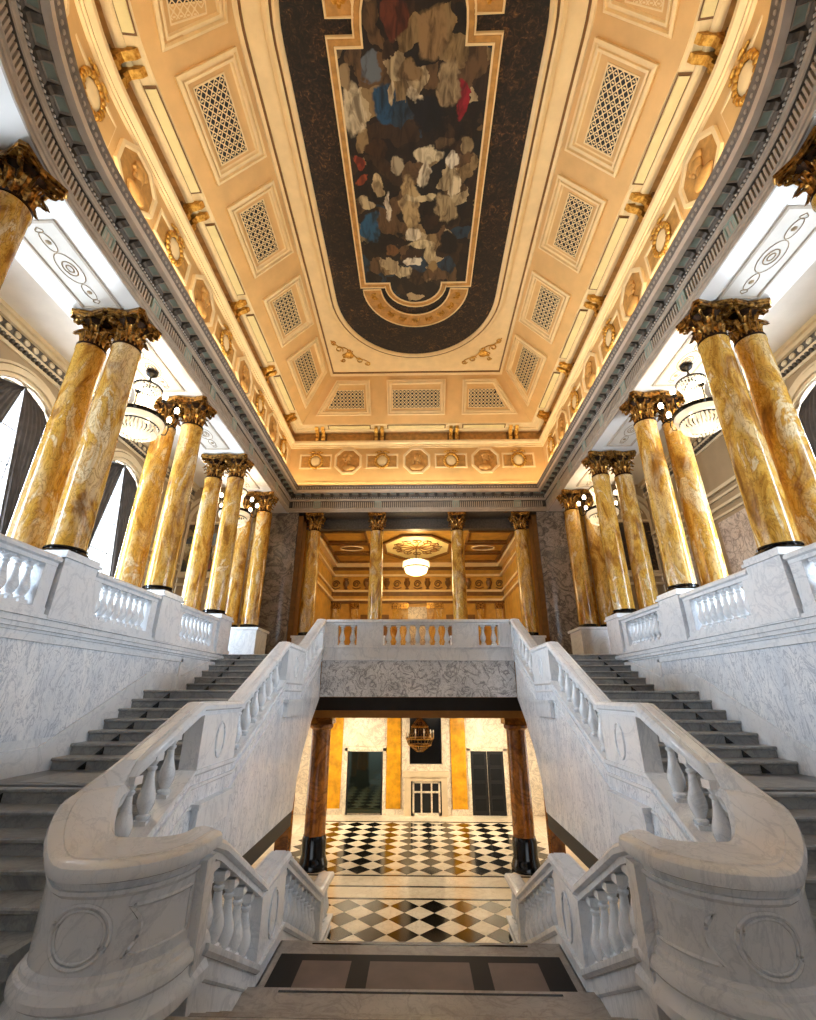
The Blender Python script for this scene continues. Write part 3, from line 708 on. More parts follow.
# ------------------------------------------------------------------ entablature round the hall
NA = 48
def hall(o, z):
    """closed loop at inset o from the architrave line"""
    pts = [(-RA + o, YF - o, z)]
    for i in range(NA + 1):
        a = PI + PI * i / NA
        pts.append(((RA - o) * math.cos(a), YA + (RA - o) * math.sin(a), z))
    pts.append((RA - o, YF - o, z)); return pts
def hsweep(prof): return rings(MB(), [hall(o, z) for o, z in prof])
def spots(d):
    """positions every d metres round the hall: (point on the line, inward normal, tangent angle)"""
    out = []
    n = round((YF - YA) / d); dd = (YF - YA) / n
    for s in (-1, 1):
        for k in range(n): out.append((Vector((s * RA, YA + (k + .5) * dd, 0)), Vector((-s, 0, 0)), 0))
        m = int(RA * math.radians(50) / d)
        for k in range(m):
            a = (k + .5) * d / RA
            out.append((Vector((s * RA * math.cos(a), YA - RA * math.sin(a), 0)), Vector((-s * math.cos(a), math.sin(a), 0)), 0))
    n = round((2 * RA - .3) / d)
    for k in range(n):
        x = (k + .5 - n / 2) * d; out.append((Vector((x, YF, 0)), Vector((0, -1, 0)), 0))
    return out
def at(sp, o, z):
    p, n, _ = sp; return frame(p + n * o + Vector((0, 0, z)), n.cross(Vector((0, 0, 1))), n, (0, 0, 1))
en = ob('trim_1', (hsweep([(-.03, 7.1), (0, 7.1), (0, 7.17), (.025, 7.18), (.025, 7.235), (.05, 7.25), (.05, 7.275)]), 'grey', True, 20))
top(en, 'taupe grey entablature running round the hall above the columns', 'cornice', kind='structure')
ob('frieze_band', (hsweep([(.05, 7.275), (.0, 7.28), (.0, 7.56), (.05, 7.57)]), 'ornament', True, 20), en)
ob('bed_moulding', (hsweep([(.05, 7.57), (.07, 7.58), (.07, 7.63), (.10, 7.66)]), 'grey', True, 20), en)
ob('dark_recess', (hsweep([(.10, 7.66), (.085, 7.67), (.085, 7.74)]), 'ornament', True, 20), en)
ob('modillion_bed', (hsweep([(.085, 7.74), (.11, 7.745), (.11, 7.86), (.29, 7.86)]), 'greydark', True, 20), en)
ob('corona', (hsweep([(.29, 7.86), (.29, 7.83), (.40, 7.83), (.40, 7.96)]), 'corona', True, 20), en)
ob('leaf_crown', (hsweep([(.40, 7.96), (.405, 7.97), (.42, 8.02), (.455, 8.08), (.46, 8.12), (.45, 8.14), (-.25, 8.14)]), 'greydark', True, 20), en)
fm = MB()
for sp in spots(.085):
    m = at(sp, .0, 7.42)
    b = B(-.022, .022, -.01, .035, -.125, .125); fm.add([m @ Vector(v) for v in b.v], b.f)
ob('flutes', (fm, 'grey', False), en, kind='stuff')
bm_ = MB()
for sp in spots(.075):
    m = at(sp, .10, 7.70); p = m.translation
    bm_.add([p + Vector(q) for q in ((.028, 0, 0), (-.028, 0, 0), (0, .034, 0), (0, -.034, 0), (0, 0, .03), (0, 0, -.03))], [[0, 2, 4], [2, 1, 4], [1, 3, 4], [3, 0, 4], [2, 0, 5], [1, 2, 5], [3, 1, 5], [0, 3, 5]])
ob('beads', (bm_, 'panelgrey', True, 80), en, kind='stuff')
cr = MB()
for sp in spots(.11):
    m = at(sp, .425, 8.04); b = MB().ellipsoid((0, 0, 0), (.04, .02, .05), 6, 4); cr.add([m @ Vector(v) for v in b.v], b.f)
ob('crown_leaves', (cr, 'grey', True, 60), en, kind='stuff')
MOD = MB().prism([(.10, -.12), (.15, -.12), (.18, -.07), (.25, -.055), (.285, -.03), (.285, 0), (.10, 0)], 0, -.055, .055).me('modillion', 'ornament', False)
GRP = rings(MB(), [[(x, y, z) for x, y in ((-q, .20 - q * .66), (q, .20 - q * .66), (q, .20 + q * .66), (-q, .20 + q * .66))] for q, z in ((.125, 0), (.125, -.025), (.10, -.025), (.092, -.008))]).me('panel_frame', 'grey', False)
GRN = B(-.094, .094, .20 - .061, .20 + .061, -.012, -.004).me('green_panel', 'green', False)
for sp in spots(.40):
    m = at(sp, 0, 7.86)
    f_ = ob('soffit_panel', GRP, en, mtx=m); ob('green_panel', GRN, f_, mtx=m)
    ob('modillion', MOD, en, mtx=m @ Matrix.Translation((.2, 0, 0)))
BLK = rings(MB(), [[(x, y, z) for x, z in ((-q, -q * 1.1), (q, -q * 1.1), (q, q * 1.1), (-q, q * 1.1))] for q, y in ((.14, 0), (.14, .05), (.11, .05), (.10, .03))]).add([(-.1, .03, -.11), (.1, .03, -.11), (.1, .03, .11), (-.1, .03, .11)], [[0, 1, 2, 3]]).me('square_block', 'green', False)
blocks = [(Vector((s * RA, y, 0)), Vector((-s, 0, 0)), 0) for s in (-1, 1) for y in (5.4, 6.95, 8.36, 9.77, 11.26, 12.75, 14.2, 15.6)]
blocks += [(Vector((x, YF, 0)), Vector((0, -1, 0)), 0) for x in (-4.22, -1.64, 1.64, 4.22)]
for sp in blocks: ob('square_block', BLK, en, mtx=at(sp, .0, 7.42))

# ------------------------------------------------------------------ gold frieze above the cornice
fz = ob('trim_2', (hsweep([(-.22, 8.14), (-.22, 8.5), (-.17, 8.53), (-.17, 8.60), (-.22, 8.63), (-.22, 10.28)]), 'gold', True, 20))
top(fz, 'golden frieze wall with portrait medallions above the grey cornice', 'frieze', kind='structure')
ob('ledge_moulding', (hsweep([(-.22, 10.28), (-.16, 10.29), (-.16, 10.35), (-.12, 10.36), (-.12, 10.41), (-.03, 10.48), (-.02, 10.57), (-.10, 10.62)]), 'goldlight', True, 20), fz)
ob('console_band', (hsweep([(-.10, 10.62), (-.26, 10.64), (-.26, 11.02), (-.12, 11.04)]), 'golddark', True, 20), fz)  # darker ochre paints in the shadow gap above the ledge
ob('upper_moulding', (hsweep([(-.12, 11.04), (.02, 11.06), (.06, 11.10), (.06, 11.14), (.24, 11.16), (.30, 11.2), (.34, 11.2)]), 'goldlight', True, 20), fz)
def octo(r): return [(r * math.cos(PI / 8 + k * PI / 4), r * 1.06 * math.sin(PI / 8 + k * PI / 4)) for k in range(8)]
def xz(poly, y): return [(p[0], y, p[1]) for p in poly]
OCTF = rings(MB(), [xz(octo(.66), 0), xz(octo(.66), .07), xz(octo(.57), .07), xz(octo(.54), .03)]).me('medallion_frame', 'goldlight', False)
OCTB = MB().add(xz(octo(.56), .03), [list(range(8))]).me('medallion_field', 'golddark', False)
bust = MB().ellipsoid((0, .05, .12), (.15, .11, .19)).ellipsoid((0, .04, -.33), (.30, .09, .17)).ellipsoid((0, .04, -.12), (.08, .07, .14)).ellipsoid((0, .04, .22), (.19, .08, .13)).ellipsoid((.06, .13, .10), (.035, .05, .045)).ellipsoid((-.14, .04, .02), (.07, .06, .2)).ellipsoid((.14, .04, .02), (.07, .06, .2))
BUST = bust.me('relief_bust', 'golddark', True, 80)
prof_b = MB().ellipsoid((.02, .04, .14), (.17, .08, .2)).ellipsoid((.19, .05, .12), (.05, .05, .05)).ellipsoid((0, .04, .27), (.22, .08, .11)).ellipsoid((-.05, .04, -.32), (.29, .09, .17)).ellipsoid((-.02, .04, -.12), (.1, .07, .16)).ellipsoid((.12, .05, .0), (.06, .05, .06))
BUST2 = prof_b.me('relief_bust', 'golddark', True, 80)
WRE = MB()
for k in range(18):
    a = 2 * PI * k / 18; WRE.ellipsoid((.29 * math.cos(a), .05, .33 * math.sin(a)), (.075, .055, .075), 6, 4)
for q in (-1, 1):
    WRE.ellipsoid((q * .13, .06, .46), (.11, .045, .05), 6, 4); WRE.ellipsoid((q * .26, .05, .42), (.07, .035, .04), 6, 4)
WRE = WRE.me('wreath', 'gilt', True, 70)
DISC = MB().ellipsoid((0, .04, 0), (.225, .04, .25), 16, 6).me('wreath_disc', 'goldlight')
def rect(hx, hz, y): return [(-hx, y, -hz), (hx, y, -hz), (hx, y, hz), (-hx, y, hz)]
RFR = rings(MB(), [rect(.72, .36, 0), rect(.72, .36, .04), rect(.66, .30, .04), rect(.64, .28, .005)]).me('recess_frame', 'goldlight', False)
RBK = MB().add(rect(.65, .29, .006), [[0, 1, 2, 3]]).me('recess_field', 'golddark', False)
def medal(sp, kind):
    m = at(sp, -.22, 9.62)
    if kind >= 1:
        o = ob('medallion_frame', OCTF, fz, mtx=m); ob('medallion_field', OCTB, o, mtx=m)
        ob('relief_bust', BUST if kind == 1 else BUST2, o, mtx=m @ Matrix.Translation((0, .02, 0)) @ (Matrix.Scale(-1, 4, (1, 0, 0)) if kind == 3 else Matrix.Identity(4)))
    else:
        o = ob('recess_frame', RFR, fz, mtx=m); ob('recess_field', RBK, o, mtx=m)
        wr = ob('wreath', WRE, fz, mtx=m); ob('wreath_disc', DISC, wr, mtx=m)
for s in (-1, 1):
    for i, y in enumerate((5.78, 8.8, 11.87, 15.0)): medal((Vector((s * RA, y, 0)), Vector((-s, 0, 0)), 0), 2 + i % 2)
    for y in (7.28, 10.32, 13.42, 16.45): medal((Vector((s * RA, y, 0)), Vector((-s, 0, 0)), 0), 0)
    for ss, kd in ((.62, 0), (2.1, 2), (3.6, 0), (5.1, 3)):
        a = ss / RA; medal((Vector((s * RA * math.cos(a), YA - RA * math.sin(a), 0)), Vector((-s * math.cos(a), math.sin(a), 0)), 0), kd)
for x, kd in ((-3.05, 2), (0, 1), (3.05, 3), (-1.53, 0), (1.53, 0), (-4.5, 0), (4.5, 0)): medal((Vector((x, YF, 0)), Vector((0, -1, 0)), 0), kd)
# consoles and pale strips between them
CON = MB()
for q in (-1, 1):
    pts = [(0, .02, -.2), (0, .16, -.2), (0, .2, -.12), (0, .15, -.04), (0, .2, .06), (0, .36, .12), (0, .42, .2), (0, .02, .2)]
    CON.prism([(p[1], p[2]) for p in pts], 0, q * .10 - .055, q * .10 + .055)
CON = CON.me('console', 'gilt', False)
CBACK = B(-.2, .2, 0, .05, -.2, .22).me('console_back', 'foyerd', False)
cons = []
for s in (-1, 1):
    cons.append([(Vector((s * RA, y, 0)), Vector((-s, 0, 0)), 0) for y in (16.3, 13.3, 10.35, 7.38)])
    for ss in (.45, 3.3, 6.0):
        a = ss / RA; cons[-1].append((Vector((s * RA * math.cos(a), YA - RA * math.sin(a), 0)), Vector((-s * math.cos(a), math.sin(a), 0)), 0))
cons.append([(Vector((x, YF, 0)), Vector((0, -1, 0)), 0) for x in (-4.35, -1.68, 1.68, 4.35)])
for grp in cons:
    for sp in grp:
        m = at(sp, -.24, 10.87) @ Matrix.Diagonal((1.35, 1.2, 1.3, 1)); o = ob('console', CON, fz, mtx=m); ob('console_back', CBACK, o, mtx=m)
    for p0, p1 in zip(grp[:-1], grp[1:]):
        A_, B_ = p0[0], p1[0]; n0, n1 = p0[1], p1[1]; d = (B_ - A_); L = d.length; d.normalize()
        k = .42
        if (n0 - n1).length > .01 and L > 2.0:   # curved strip
            k = .42
        def P(t, o, z):
            if (n0 - n1).length < .01: q = A_ + d * t; n = n0
            else:
                tt = t / L; q = A_ + (B_ - A_) * tt
                if q.y < YA or True:
                    an0 = math.atan2(n0.y, n0.x); an1 = math.atan2(n1.y, n1.x); da = (an1 - an0 + PI) % (2 * PI) - PI
                    an = an0 + da * tt; n = Vector((math.cos(an), math.sin(an), 0))
                    q = Vector((0, YA, 0)) - n * RA if abs(n0.x) < .999 and abs(n1.x) < 1.001 else q
                    if abs(n0.x) >= .999: q = A_ + (B_ - A_) * tt
            q = q + n * o; return (q.x, q.y, z)
        ts = [k + (L - 2 * k) * i / 6 for i in range(7)]
        v = []; f = []
        for t in ts: v += [P(t, .075, 11.12), P(t, .08, 11.10), P(t, .28, 11.125), P(t, .285, 11.15)]
        for i in range(6): f += [[i * 4 + j, i * 4 + j + 1, i * 4 + j + 5, i * 4 + j + 4] for j in range(3)]
        sp3 = ob('pale_strip', (MB().add(v, f), 'strip', False), fz)
        v = []
        for t in [ts[0] - .05] + ts[1:-1] + [ts[-1] + .05]: v += [P(t, .05, 11.125), P(t, .06, 11.125), P(t, .30, 11.157), P(t, .31, 11.165)]
        ob('strip_backing', (MB().add(v, f), 'foyerd', False), sp3)

# ------------------------------------------------------------------ ceiling: sloping coffers and flat field
ZF = 12.8; O0, O1 = .34, 1.87
cl = ob('ceiling', (hsweep([(O0, 11.2), (O1 - .03, ZF - .03)]), 'gold', True, 20))
top(cl, 'golden coved ceiling of the hall with grilled coffers', 'ceiling', kind='structure')
ob('edge_moulding', (hsweep([(O1 - .10, ZF - .11), (O1 - .06, ZF - .12), (O1 - .02, ZF - .09), (O1 + .0, ZF - .06)]), 'goldlight', True, 20), cl)
ob('dark_bead_line', (hsweep([(O1 + .0, ZF - .06), (O1 + .04, ZF - .05), (O1 + .05, ZF - .01)]), 'foyerd', True, 20), cl)
fp = hall(O1 + .04, ZF - .01)
ob('flat_field', (MB().add(fp, [list(range(len(fp)))]), 'goldlight', False), cl)
SL = math.hypot(O1 - O0, ZF - 11.2)      # slope length
def slope_m(c, along, n_in):
    """local x along wall, y up the slope, z towards the room"""
    up = Vector((n_in[0] * (O1 - O0), n_in[1] * (O1 - O0), ZF - 11.2)).normalized()
    x = Vector(along).normalized(); z = x.cross(up)
    if z.z > 0: x = -x; z = x.cross(up)
    return frame(c, x, up, z)
def coffer_mesh(poly, gx0, gx1, gy0, gy1, clip=None):
    lo = []
    for d, h in ((0, 0), (-.01, .09), (.05, .11), (.065, .045), (.11, .04), (.12, .09), (.165, .09), (.18, .02), (.21, .004)):
        lo.append([(x, y, h) for x, y in inset(poly, d)])
    fr = rings(MB(), lo).me('coffer_frame', 'goldlight', False)
    p2 = inset(poly, .205)
    pn = MB().add([(x, y, .004) for x, y in p2], [list(range(len(p2)))]).me('coffer_panel', 'gold', False)
    # grille
    gp = clip or [(gx0, gy0), (gx1, gy0), (gx1, gy1), (gx0, gy1)]
    bk = MB().add([(x, y, .008) for x, y in gp], [list(range(len(gp)))]).me('grille_backing', 'dark', False)  # black sheet standing in for the unlit hollow behind the lattice
    def inside(x, y):
        n = len(gp)
        return all((gp[(i + 1) % n][0] - gp[i][0]) * (y - gp[i][1]) - (gp[(i + 1) % n][1] - gp[i][1]) * (x - gp[i][0]) >= -1e-6 for i in range(n))
    gr = MB(); st = .165
    nx = max(1, round((gx1 - gx0) / st)); ny = max(1, round((gy1 - gy0) / st)); sx = (gx1 - gx0) / nx; sy = (gy1 - gy0) / ny
    for i in range(nx):
        for j in range(ny):
            x = gx0 + (i + .5) * sx; y = gy0 + (j + .5) * sy
            if not inside(x, y): continue
            t = .011
            for a, b in (((-.5, 0), (0, .5)), ((0, .5), (.5, 0)), ((.5, 0), (0, -.5)), ((0, -.5), (-.5, 0))):
                p = Vector((x + a[0] * sx, y + a[1] * sy)); q = Vector((x + b[0] * sx, y + b[1] * sy))
                dd = (q - p).normalized(); nn = Vector((-dd.y, dd.x)) * t
                gr.add([(p.x + nn.x, p.y + nn.y, .022), (q.x + nn.x, q.y + nn.y, .022), (q.x - nn.x, q.y - nn.y, .022), (p.x - nn.x, p.y - nn.y, .022)], [[0, 1, 2, 3]])
            gr.box(x - .013, x + .013, y - .2 * sy, y + .2 * sy, .01, .022)
            gr.add([(x - sx * .5 - .03, y, .024), (x - sx * .5, y - .03, .024), (x - sx * .5 + .03, y, .024), (x - sx * .5, y + .03, .024)], [[0, 1, 2, 3]])
    rim = [[(x, y, h) for x, y in inset(gp, d)] for d, h in ((-.03, .004), (-.03, .03), (0, .03), (0, .008))]
    rings(gr, rim)
    return fr, pn, bk, gr.me('grille', 'goldlight', False)
def put_coffer(ms, m):
    o = ob('coffer', ms[0], cl, mtx=m); ob('coffer_panel', ms[1], o, mtx=m)
    ob('grille_backing', ms[2], o, mtx=m); ob('grille', ms[3], o, mtx=m)
b0, b1 = .18 * SL, .86 * SL; g0, g1 = .32 * SL, .66 * SL
hy = (b1 - b0) / 2; gy = (g1 - g0) / 2; off = (g0 + g1) / 2 - (b0 + b1) / 2
CO = coffer_mesh([(-1.03, -hy), (1.03, -hy), (1.03, hy), (-1.03, hy)], -.72, .72, -gy + off, gy + off)
def slope_pt(p, n, k): return (p[0] + n[0] * (O0 + (O1 - O0) * k), p[1] + n[1] * (O0 + (O1 - O0) * k), 11.2 + (ZF - 11.2) * k)
kc = (.18 + .86) / 2
for s in (-1, 1):
    for y in (5.98, 8.62, 11.5):
        put_coffer(CO, slope_m(slope_pt((s * RA, y), (-s, 0), kc), (0, 1, 0), (-s, 0)))
    # trapezoid next to the mitred corner; u = distance towards the corner
    ye = YF - O0 - .55     # corner line at k: y = YF - (O0 + (O1-O0)k)
    def corner(k): return YF - (O0 + (O1 - O0) * k) - .62
    m = slope_m(slope_pt((s * RA, 14.4), (-s, 0), kc), (0, 1, 0), (-s, 0))
    sg = 1 if m.col[0][1] > 0 else -1
    def mk(lo, hiA, hiB, gl, ga, gb2):
        poly = [(lo, -hy), (hiA, -hy), (hiB, hy), (lo, hy)]; gp = [(gl, -gy + off), (ga, -gy + off), (gb2, gy + off), (gl, gy + off)]
        if sg < 0: poly = [(-x, y) for x, y in poly][::-1]; gp = [(-x, y) for x, y in gp][::-1]
        xs = [p[0] for p in gp]
        return coffer_mesh(poly, min(xs), max(xs), -gy + off, gy + off, gp)
    put_coffer(mk(13.22 - 14.4, corner(.18) - 14.4, corner(.86) - 14.4, 13.52 - 14.4, corner(.33) - .42 - 14.4, corner(.63) - .42 - 14.4), m)
    for k in range(3):   # rounded end
        a = math.radians(16 + k * 25); n = (-s * math.cos(a), math.sin(a))
        P0 = (s * RA * math.cos(a), YA - RA * math.sin(a))
        put_coffer(coffer_mesh([(-.9, -hy), (.9, -hy), (.62, hy), (-.62, hy)], -.55, .55, -gy + off, gy + off, [(-.55, -gy + off), (.55, -gy + off), (.46, gy + off), (-.46, gy + off)]) if k == 0 and s == -1 else COA, slope_m(slope_pt(P0, n, kc), (n[1], -n[0], 0), n)) if (k or s == 1) else None
        if k == 0 and s == -1:
            COA = coffer_mesh([(-.9, -hy), (.9, -hy), (.62, hy), (-.62, hy)], -.55, .55, -gy + off, gy + off, [(-.55, -gy + off), (.55, -gy + off), (.46, gy + off), (-.46, gy + off)])
            put_coffer(COA, slope_m(slope_pt(P0, n, kc), (n[1], -n[0], 0), n))
m = slope_m(slope_pt((0, YF), (0, -1), kc), (1, 0, 0), (0, -1))
put_coffer(coffer_mesh([(-1.26, -hy), (1.26, -hy), (1.26, hy), (-1.26, hy)], -1.02, 1.02, -gy + off, gy + off), m)
for q in (-1, 1):
    def cx_(k): return RA - (O0 + (O1 - O0) * k) - .62
    poly = [(2.0, -hy), (cx_(.18) + .25, -hy), (cx_(.86) + .25, hy), (2.0, hy)]; gp = [(2.3, -gy + off), (cx_(.33) - .1, -gy + off), (cx_(.63) - .1, gy + off), (2.3, gy + off)]
    if q * m.col[0][0] < 0: poly = [(-x, y) for x, y in poly][::-1]; gp = [(-x, y) for x, y in gp][::-1]
    xs = [p[0] for p in gp]
    put_coffer(coffer_mesh(poly, min(xs), max(xs), -gy + off, gy + off, gp), m)
# scroll ornaments in the flat corners
def curl(c, r, a0, turns, sg): return [(c[0] + r * (1 - .7 * t / 20) * math.cos(a0 + sg * 2 * PI * turns * t / 20), c[1] + r * (1 - .7 * t / 20) * math.sin(a0 + sg * 2 * PI * turns * t / 20), ZF - .03) for t in range(21)]
for s in (-1, 1):
    mb = MB(); c = (s * 2.72, 14.5)
    mb.ellipsoid((c[0], c[1], ZF - .02), (.2, .2, .05), 10, 5)
    for dx, dy, r, a0, sg in ((.35, -.35, .16, 2.5, 1), (.5, -.72, .12, 2, -1), (-.38, .3, .16, 5.6, -1), (-.72, .48, .12, 0, 1), (.2, .0, .12, 1, 1), (-.05, -.25, .12, 3, -1), (.28, .28, .1, 0, 1)):
        mb.tube(curl((c[0] + s * dx, c[1] + dy), r, a0 if s > 0 else PI - a0, 1.2, sg * s), .022, 5)
    mb.tube([(c[0] + s * (.6 - 1.4 * t / 12), c[1] - .85 + 1.4 * t / 12 + .1 * math.sin(t), ZF - .03) for t in range(13)], .02, 5)
    ob('scroll_ornament', (mb, 'gilt', True, 70), cl)
# oval moulding and dark field
YO = 11.67
def stad(r, z):
    n = 30
    return [(r * math.cos(PI * i / n), YO + r * math.sin(PI * i / n), z) for i in range(n + 1)] + [(r * math.cos(PI + PI * i / n), YA + r * math.sin(PI + PI * i / n), z) for i in range(n + 1)]
for nm, prof, mt in (('oval_moulding', ((3.12, ZF - .01), (3.10, ZF - .07), (3.02, ZF - .10), (2.96, ZF - .08)), 'goldlight'), ('oval_dark_line', ((2.96, ZF - .08), (2.94, ZF - .06), (2.91, ZF - .06), (2.90, ZF - .1)), 'foyerd'), ('oval_inner_moulding', ((2.90, ZF - .10), (2.84, ZF - .12), (2.78, ZF - .08), (2.76, ZF - .03)), 'goldlight')):
    ob(nm, (rings(MB(), [stad(r, z) for r, z in prof]), mt, True, 30), cl)
sp_ = stad(2.78, ZF - .035)
ob('dark_oval_field', (MB().add(sp_, [list(range(len(sp_)))]), 'leafdark', False), cl)
# painting
pt = root('ceiling_painting', 'large ceiling painting of robed figures in an ornate gold frame on a dark oval', 'painting', (0, 8, ZF - .04))
out = [(-1.66, 10.98), (-1.66, 5.1), (-1.08, 5.1)]
out += [(1.08 * math.cos(PI + PI * i / 16), 4.75 + 1.08 * math.sin(PI + PI * i / 16)) for i in range(17)]
out += [(1.08, 5.1), (1.66, 5.1), (1.66, 10.98), (.84, 10.98)]
out += [(.84 * math.cos(PI * i / 14), 11.08 + .72 * math.sin(PI * i / 14)) for i in range(15)] + [(-.84, 10.98)]
def poff(poly, d):
    n = len(poly); res = []
    for i in range(n):
        p = Vector(poly[i]); a = Vector(poly[i - 1]); b = Vector(poly[(i + 1) % n])
        t1 = (p - a).normalized(); t2 = (b - p).normalized(); n1 = Vector((t1.y, -t1.x)); n2 = Vector((t2.y, -t2.x))
        m_ = (n1 + n2)
        if m_.length < .1: m_ = n1
        else: m_ = m_ / max(.35, m_.length_squared / 2)
        res.append(tuple(p + m_ * d))
    return res
def ploop(d, z): return [(x, y, ZF - z) for x, y in poff(out, d)]
if True:
    # orientation test so that positive offset grows outwards
    t_ = poff(out, .1); SG = 1 if abs(t_[0][0]) > 1.7 else -1
def pl(d, z): return [(x, y, ZF - z) for x, y in poff(out, d * SG)]
BL = [(-1.44,6.17,.35,.62,'c4b596'),(-1.5,5.6,.18,.28,'8f7a5a'),(-.65,6.1,.3,.45,'1c4666'),(-.95,5.45,.22,.32,'5e6770'),(1.13,6.05,.17,.45,'8e1426'),(.8,5.75,.3,.45,'a08c6a'),(-.1,5.5,.3,.25,'7d6544'),(.35,4.9,.35,.5,'8a6f4b'),(-.35,4.6,.25,.35,'5d2a18'),(.05,5.95,.22,.12,'cfc2a4'),(.3,6.3,.42,.42,'0a0d15'),(.3,7.15,.45,.2,'cdbf9d'),(.25,7.6,.18,.36,'d8ccb0'),(.95,7.3,.2,.18,'d9d0bb'),(-.14,8.35,.3,.85,'b39b6f'),(.15,8.25,.55,.13,'c8b78f'),(.85,8.6,.36,.48,'a3906c'),(1.1,7.95,.17,.35,'d6c8a6'),(-1.0,7.9,.14,.25,'cbb68d'),(-1.32,9.1,.34,.55,'1f5274'),(-1.35,8.35,.25,.16,'b8a783'),(-1.42,7.75,.18,.2,'93401e'),(-1.45,7.3,.16,.16,'a23c22'),(-.8,8.5,.13,.5,'d5cbb4'),(-.1,9.3,.28,.25,'ddd2b8'),(.4,9.95,.24,.3,'c3b289'),(-.3,10.6,.24,.25,'cdbd98'),(.1,9.65,.5,.13,'d0bf95'),(1.0,9.6,.34,.45,'06080c'),(-.45,7.4,.18,.28,'a5977c'),(-.75,9.8,.2,.2,'6f4c2c'),(.55,10.4,.2,.22,'8a7247'),(-.1,10.2,.25,.15,'e0d6c0'),(-1.0,7.0,.3,.2,'3a2312'),(.75,6.9,.25,.15,'5a4630'),(.45,8.9,.25,.3,'2b1a12'),(1.3,7.0,.15,.2,'8d7a58'),(-.55,5.9,.1,.3,'bfae8c')]
M['painting'] = fresco('painted_figures', [(.36, H('070606')), (.5, H('1e130c')), (.62, H('3b2818')), (.75, H('70563a'))], [(x, y, ZF, rx, ry, 1.5, h) for x, y, rx, ry, h in BL], .62, 2.0, 3.4, 2.3)
ob('canvas', (MB().add(pl(.02, .075), [list(range(len(out)))]), 'painting', False), pt)
ob('inner_fillet', (rings(MB(), [pl(0, .05), pl(0, .10), pl(.045, .10), pl(.045, .08)]), 'goldlight', False), pt)
ob('frame', (rings(MB(), [pl(.045, .085), pl(.06, .10), pl(.15, .10), pl(.165, .085)]), 'golddark', False), pt)
ob('outer_fillet', (rings(MB(), [pl(.165, .085), pl(.17, .11), pl(.20, .11), pl(.21, .04)]), 'goldlight', False), pt)
for k in range(1):
    v = []; n = 24
    for i in range(n + 1):
        a = math.radians(2) + math.radians(176) * i / n
        v += [(1.78 * math.cos(a), 11.22 + 1.72 * math.sin(a), ZF - .06), (1.18 * math.cos(a), 11.22 + 1.16 * math.sin(a), ZF - .06)]
    fan = ob('gold_fan_border', (MB().add(v, [[2 * i, 2 * i + 1, 2 * i + 3, 2 * i + 2] for i in range(n)]), 'golddark', False), pt)
    rim = [(1.78 * math.cos(math.radians(2 + 176 * i / n)), 11.22 + 1.72 * math.sin(math.radians(2 + 176 * i / n)), ZF - .07) for i in range(n + 1)]
    rim += [(1.18 * math.cos(math.radians(178 - 176 * i / n)), 11.22 + 1.16 * math.sin(math.radians(178 - 176 * i / n)), ZF - .07) for i in range(n + 1)]
    ob('fan_rim', (MB().tube(rim, .028, 5, True), 'goldlight'), fan)
    pal = MB()
    for q in range(-2, 3): pal.ellipsoid((.055 * q, .05 - abs(q) * .03, 0), (.025, .11, .03), 6, 4)
    PAL = pal.me('palmette', 'gilt', True, 70)
    for i in range(9):
        a = math.radians(14 + 152 * i / 8)
        ob('palmette', PAL, fan, mtx=Matrix.Translation((1.46 * math.cos(a), 11.22 + 1.42 * math.sin(a), ZF - .07)) @ Matrix.Rotation(a - PI / 2, 4, 'Z'))
ROS = MB()
for q in range(8): ROS.ellipsoid((.12 * math.cos(q * PI / 4), .12 * math.sin(q * PI / 4), 0), (.09 if q % 4 == 0 else .06, .09 if q % 4 == 2 else .06, .03), 6, 4)
ROS = ROS.me('flower', 'gilt', True, 70)
for s in (-1, 1):
    sp2 = [(s * 1.80, 4.62), (s * 1.20, 4.62), (s * 1.26, 4.3), (s * 1.18, 3.9), (s * 1.0, 3.6), (s * 1.3, 3.3), (s * 1.80, 3.5)]
    sd = ob('gold_spandrel', (MB().add([(x, y, ZF - .06) for x, y in sp2], [list(range(7))]), 'golddark', False), pt)
    ob('spandrel_rim', (MB().tube([(x, y, ZF - .07) for x, y in sp2], .03, 5, True), 'goldlight'), sd)
    ob('flower', ROS, sd, loc=(s * 1.5, 4.3, ZF - .07))

# ------------------------------------------------------------------ side galleries
XO = 8.9; ZG = 7.7
WN = [' at the rounded end', ' beside the lower landing', ' beside the middle landing']
def soft(mb, P, r): mb.tube(P, r, 5)
def panel_scroll(mb, xc, yc, z, lx, ly):
    """thin scroll and rosette relief, long axis along y"""
    def el(cx, cy, rx, ry, n=20): return [(cx + rx * math.cos(2 * PI * i / n), cy + ry * math.sin(2 * PI * i / n), z) for i in range(n)]
    mb.tube(el(xc, yc, lx * .30, ly * .19), .008, 4, True); mb.tube(el(xc, yc, lx * .17, ly * .09), .012, 4, True); mb.tube(el(xc, yc, lx * .08, ly * .045), .012, 4, True)
    for q in (-1, 1):
        mb.tube(el(xc, yc + q * ly * .31, lx * .14, ly * .11), .008, 4, True); mb.ellipsoid((xc, yc + q * ly * .31, z), (.05, .05, .02), 6, 4)
        for p in (-1, 1): mb.tube([(xc + p * lx * .16 * math.sin(PI * t / 8) * (1 - t / 11), yc + q * ly * (.41 + .06 * t / 8), z) for t in range(9)], .008, 4)
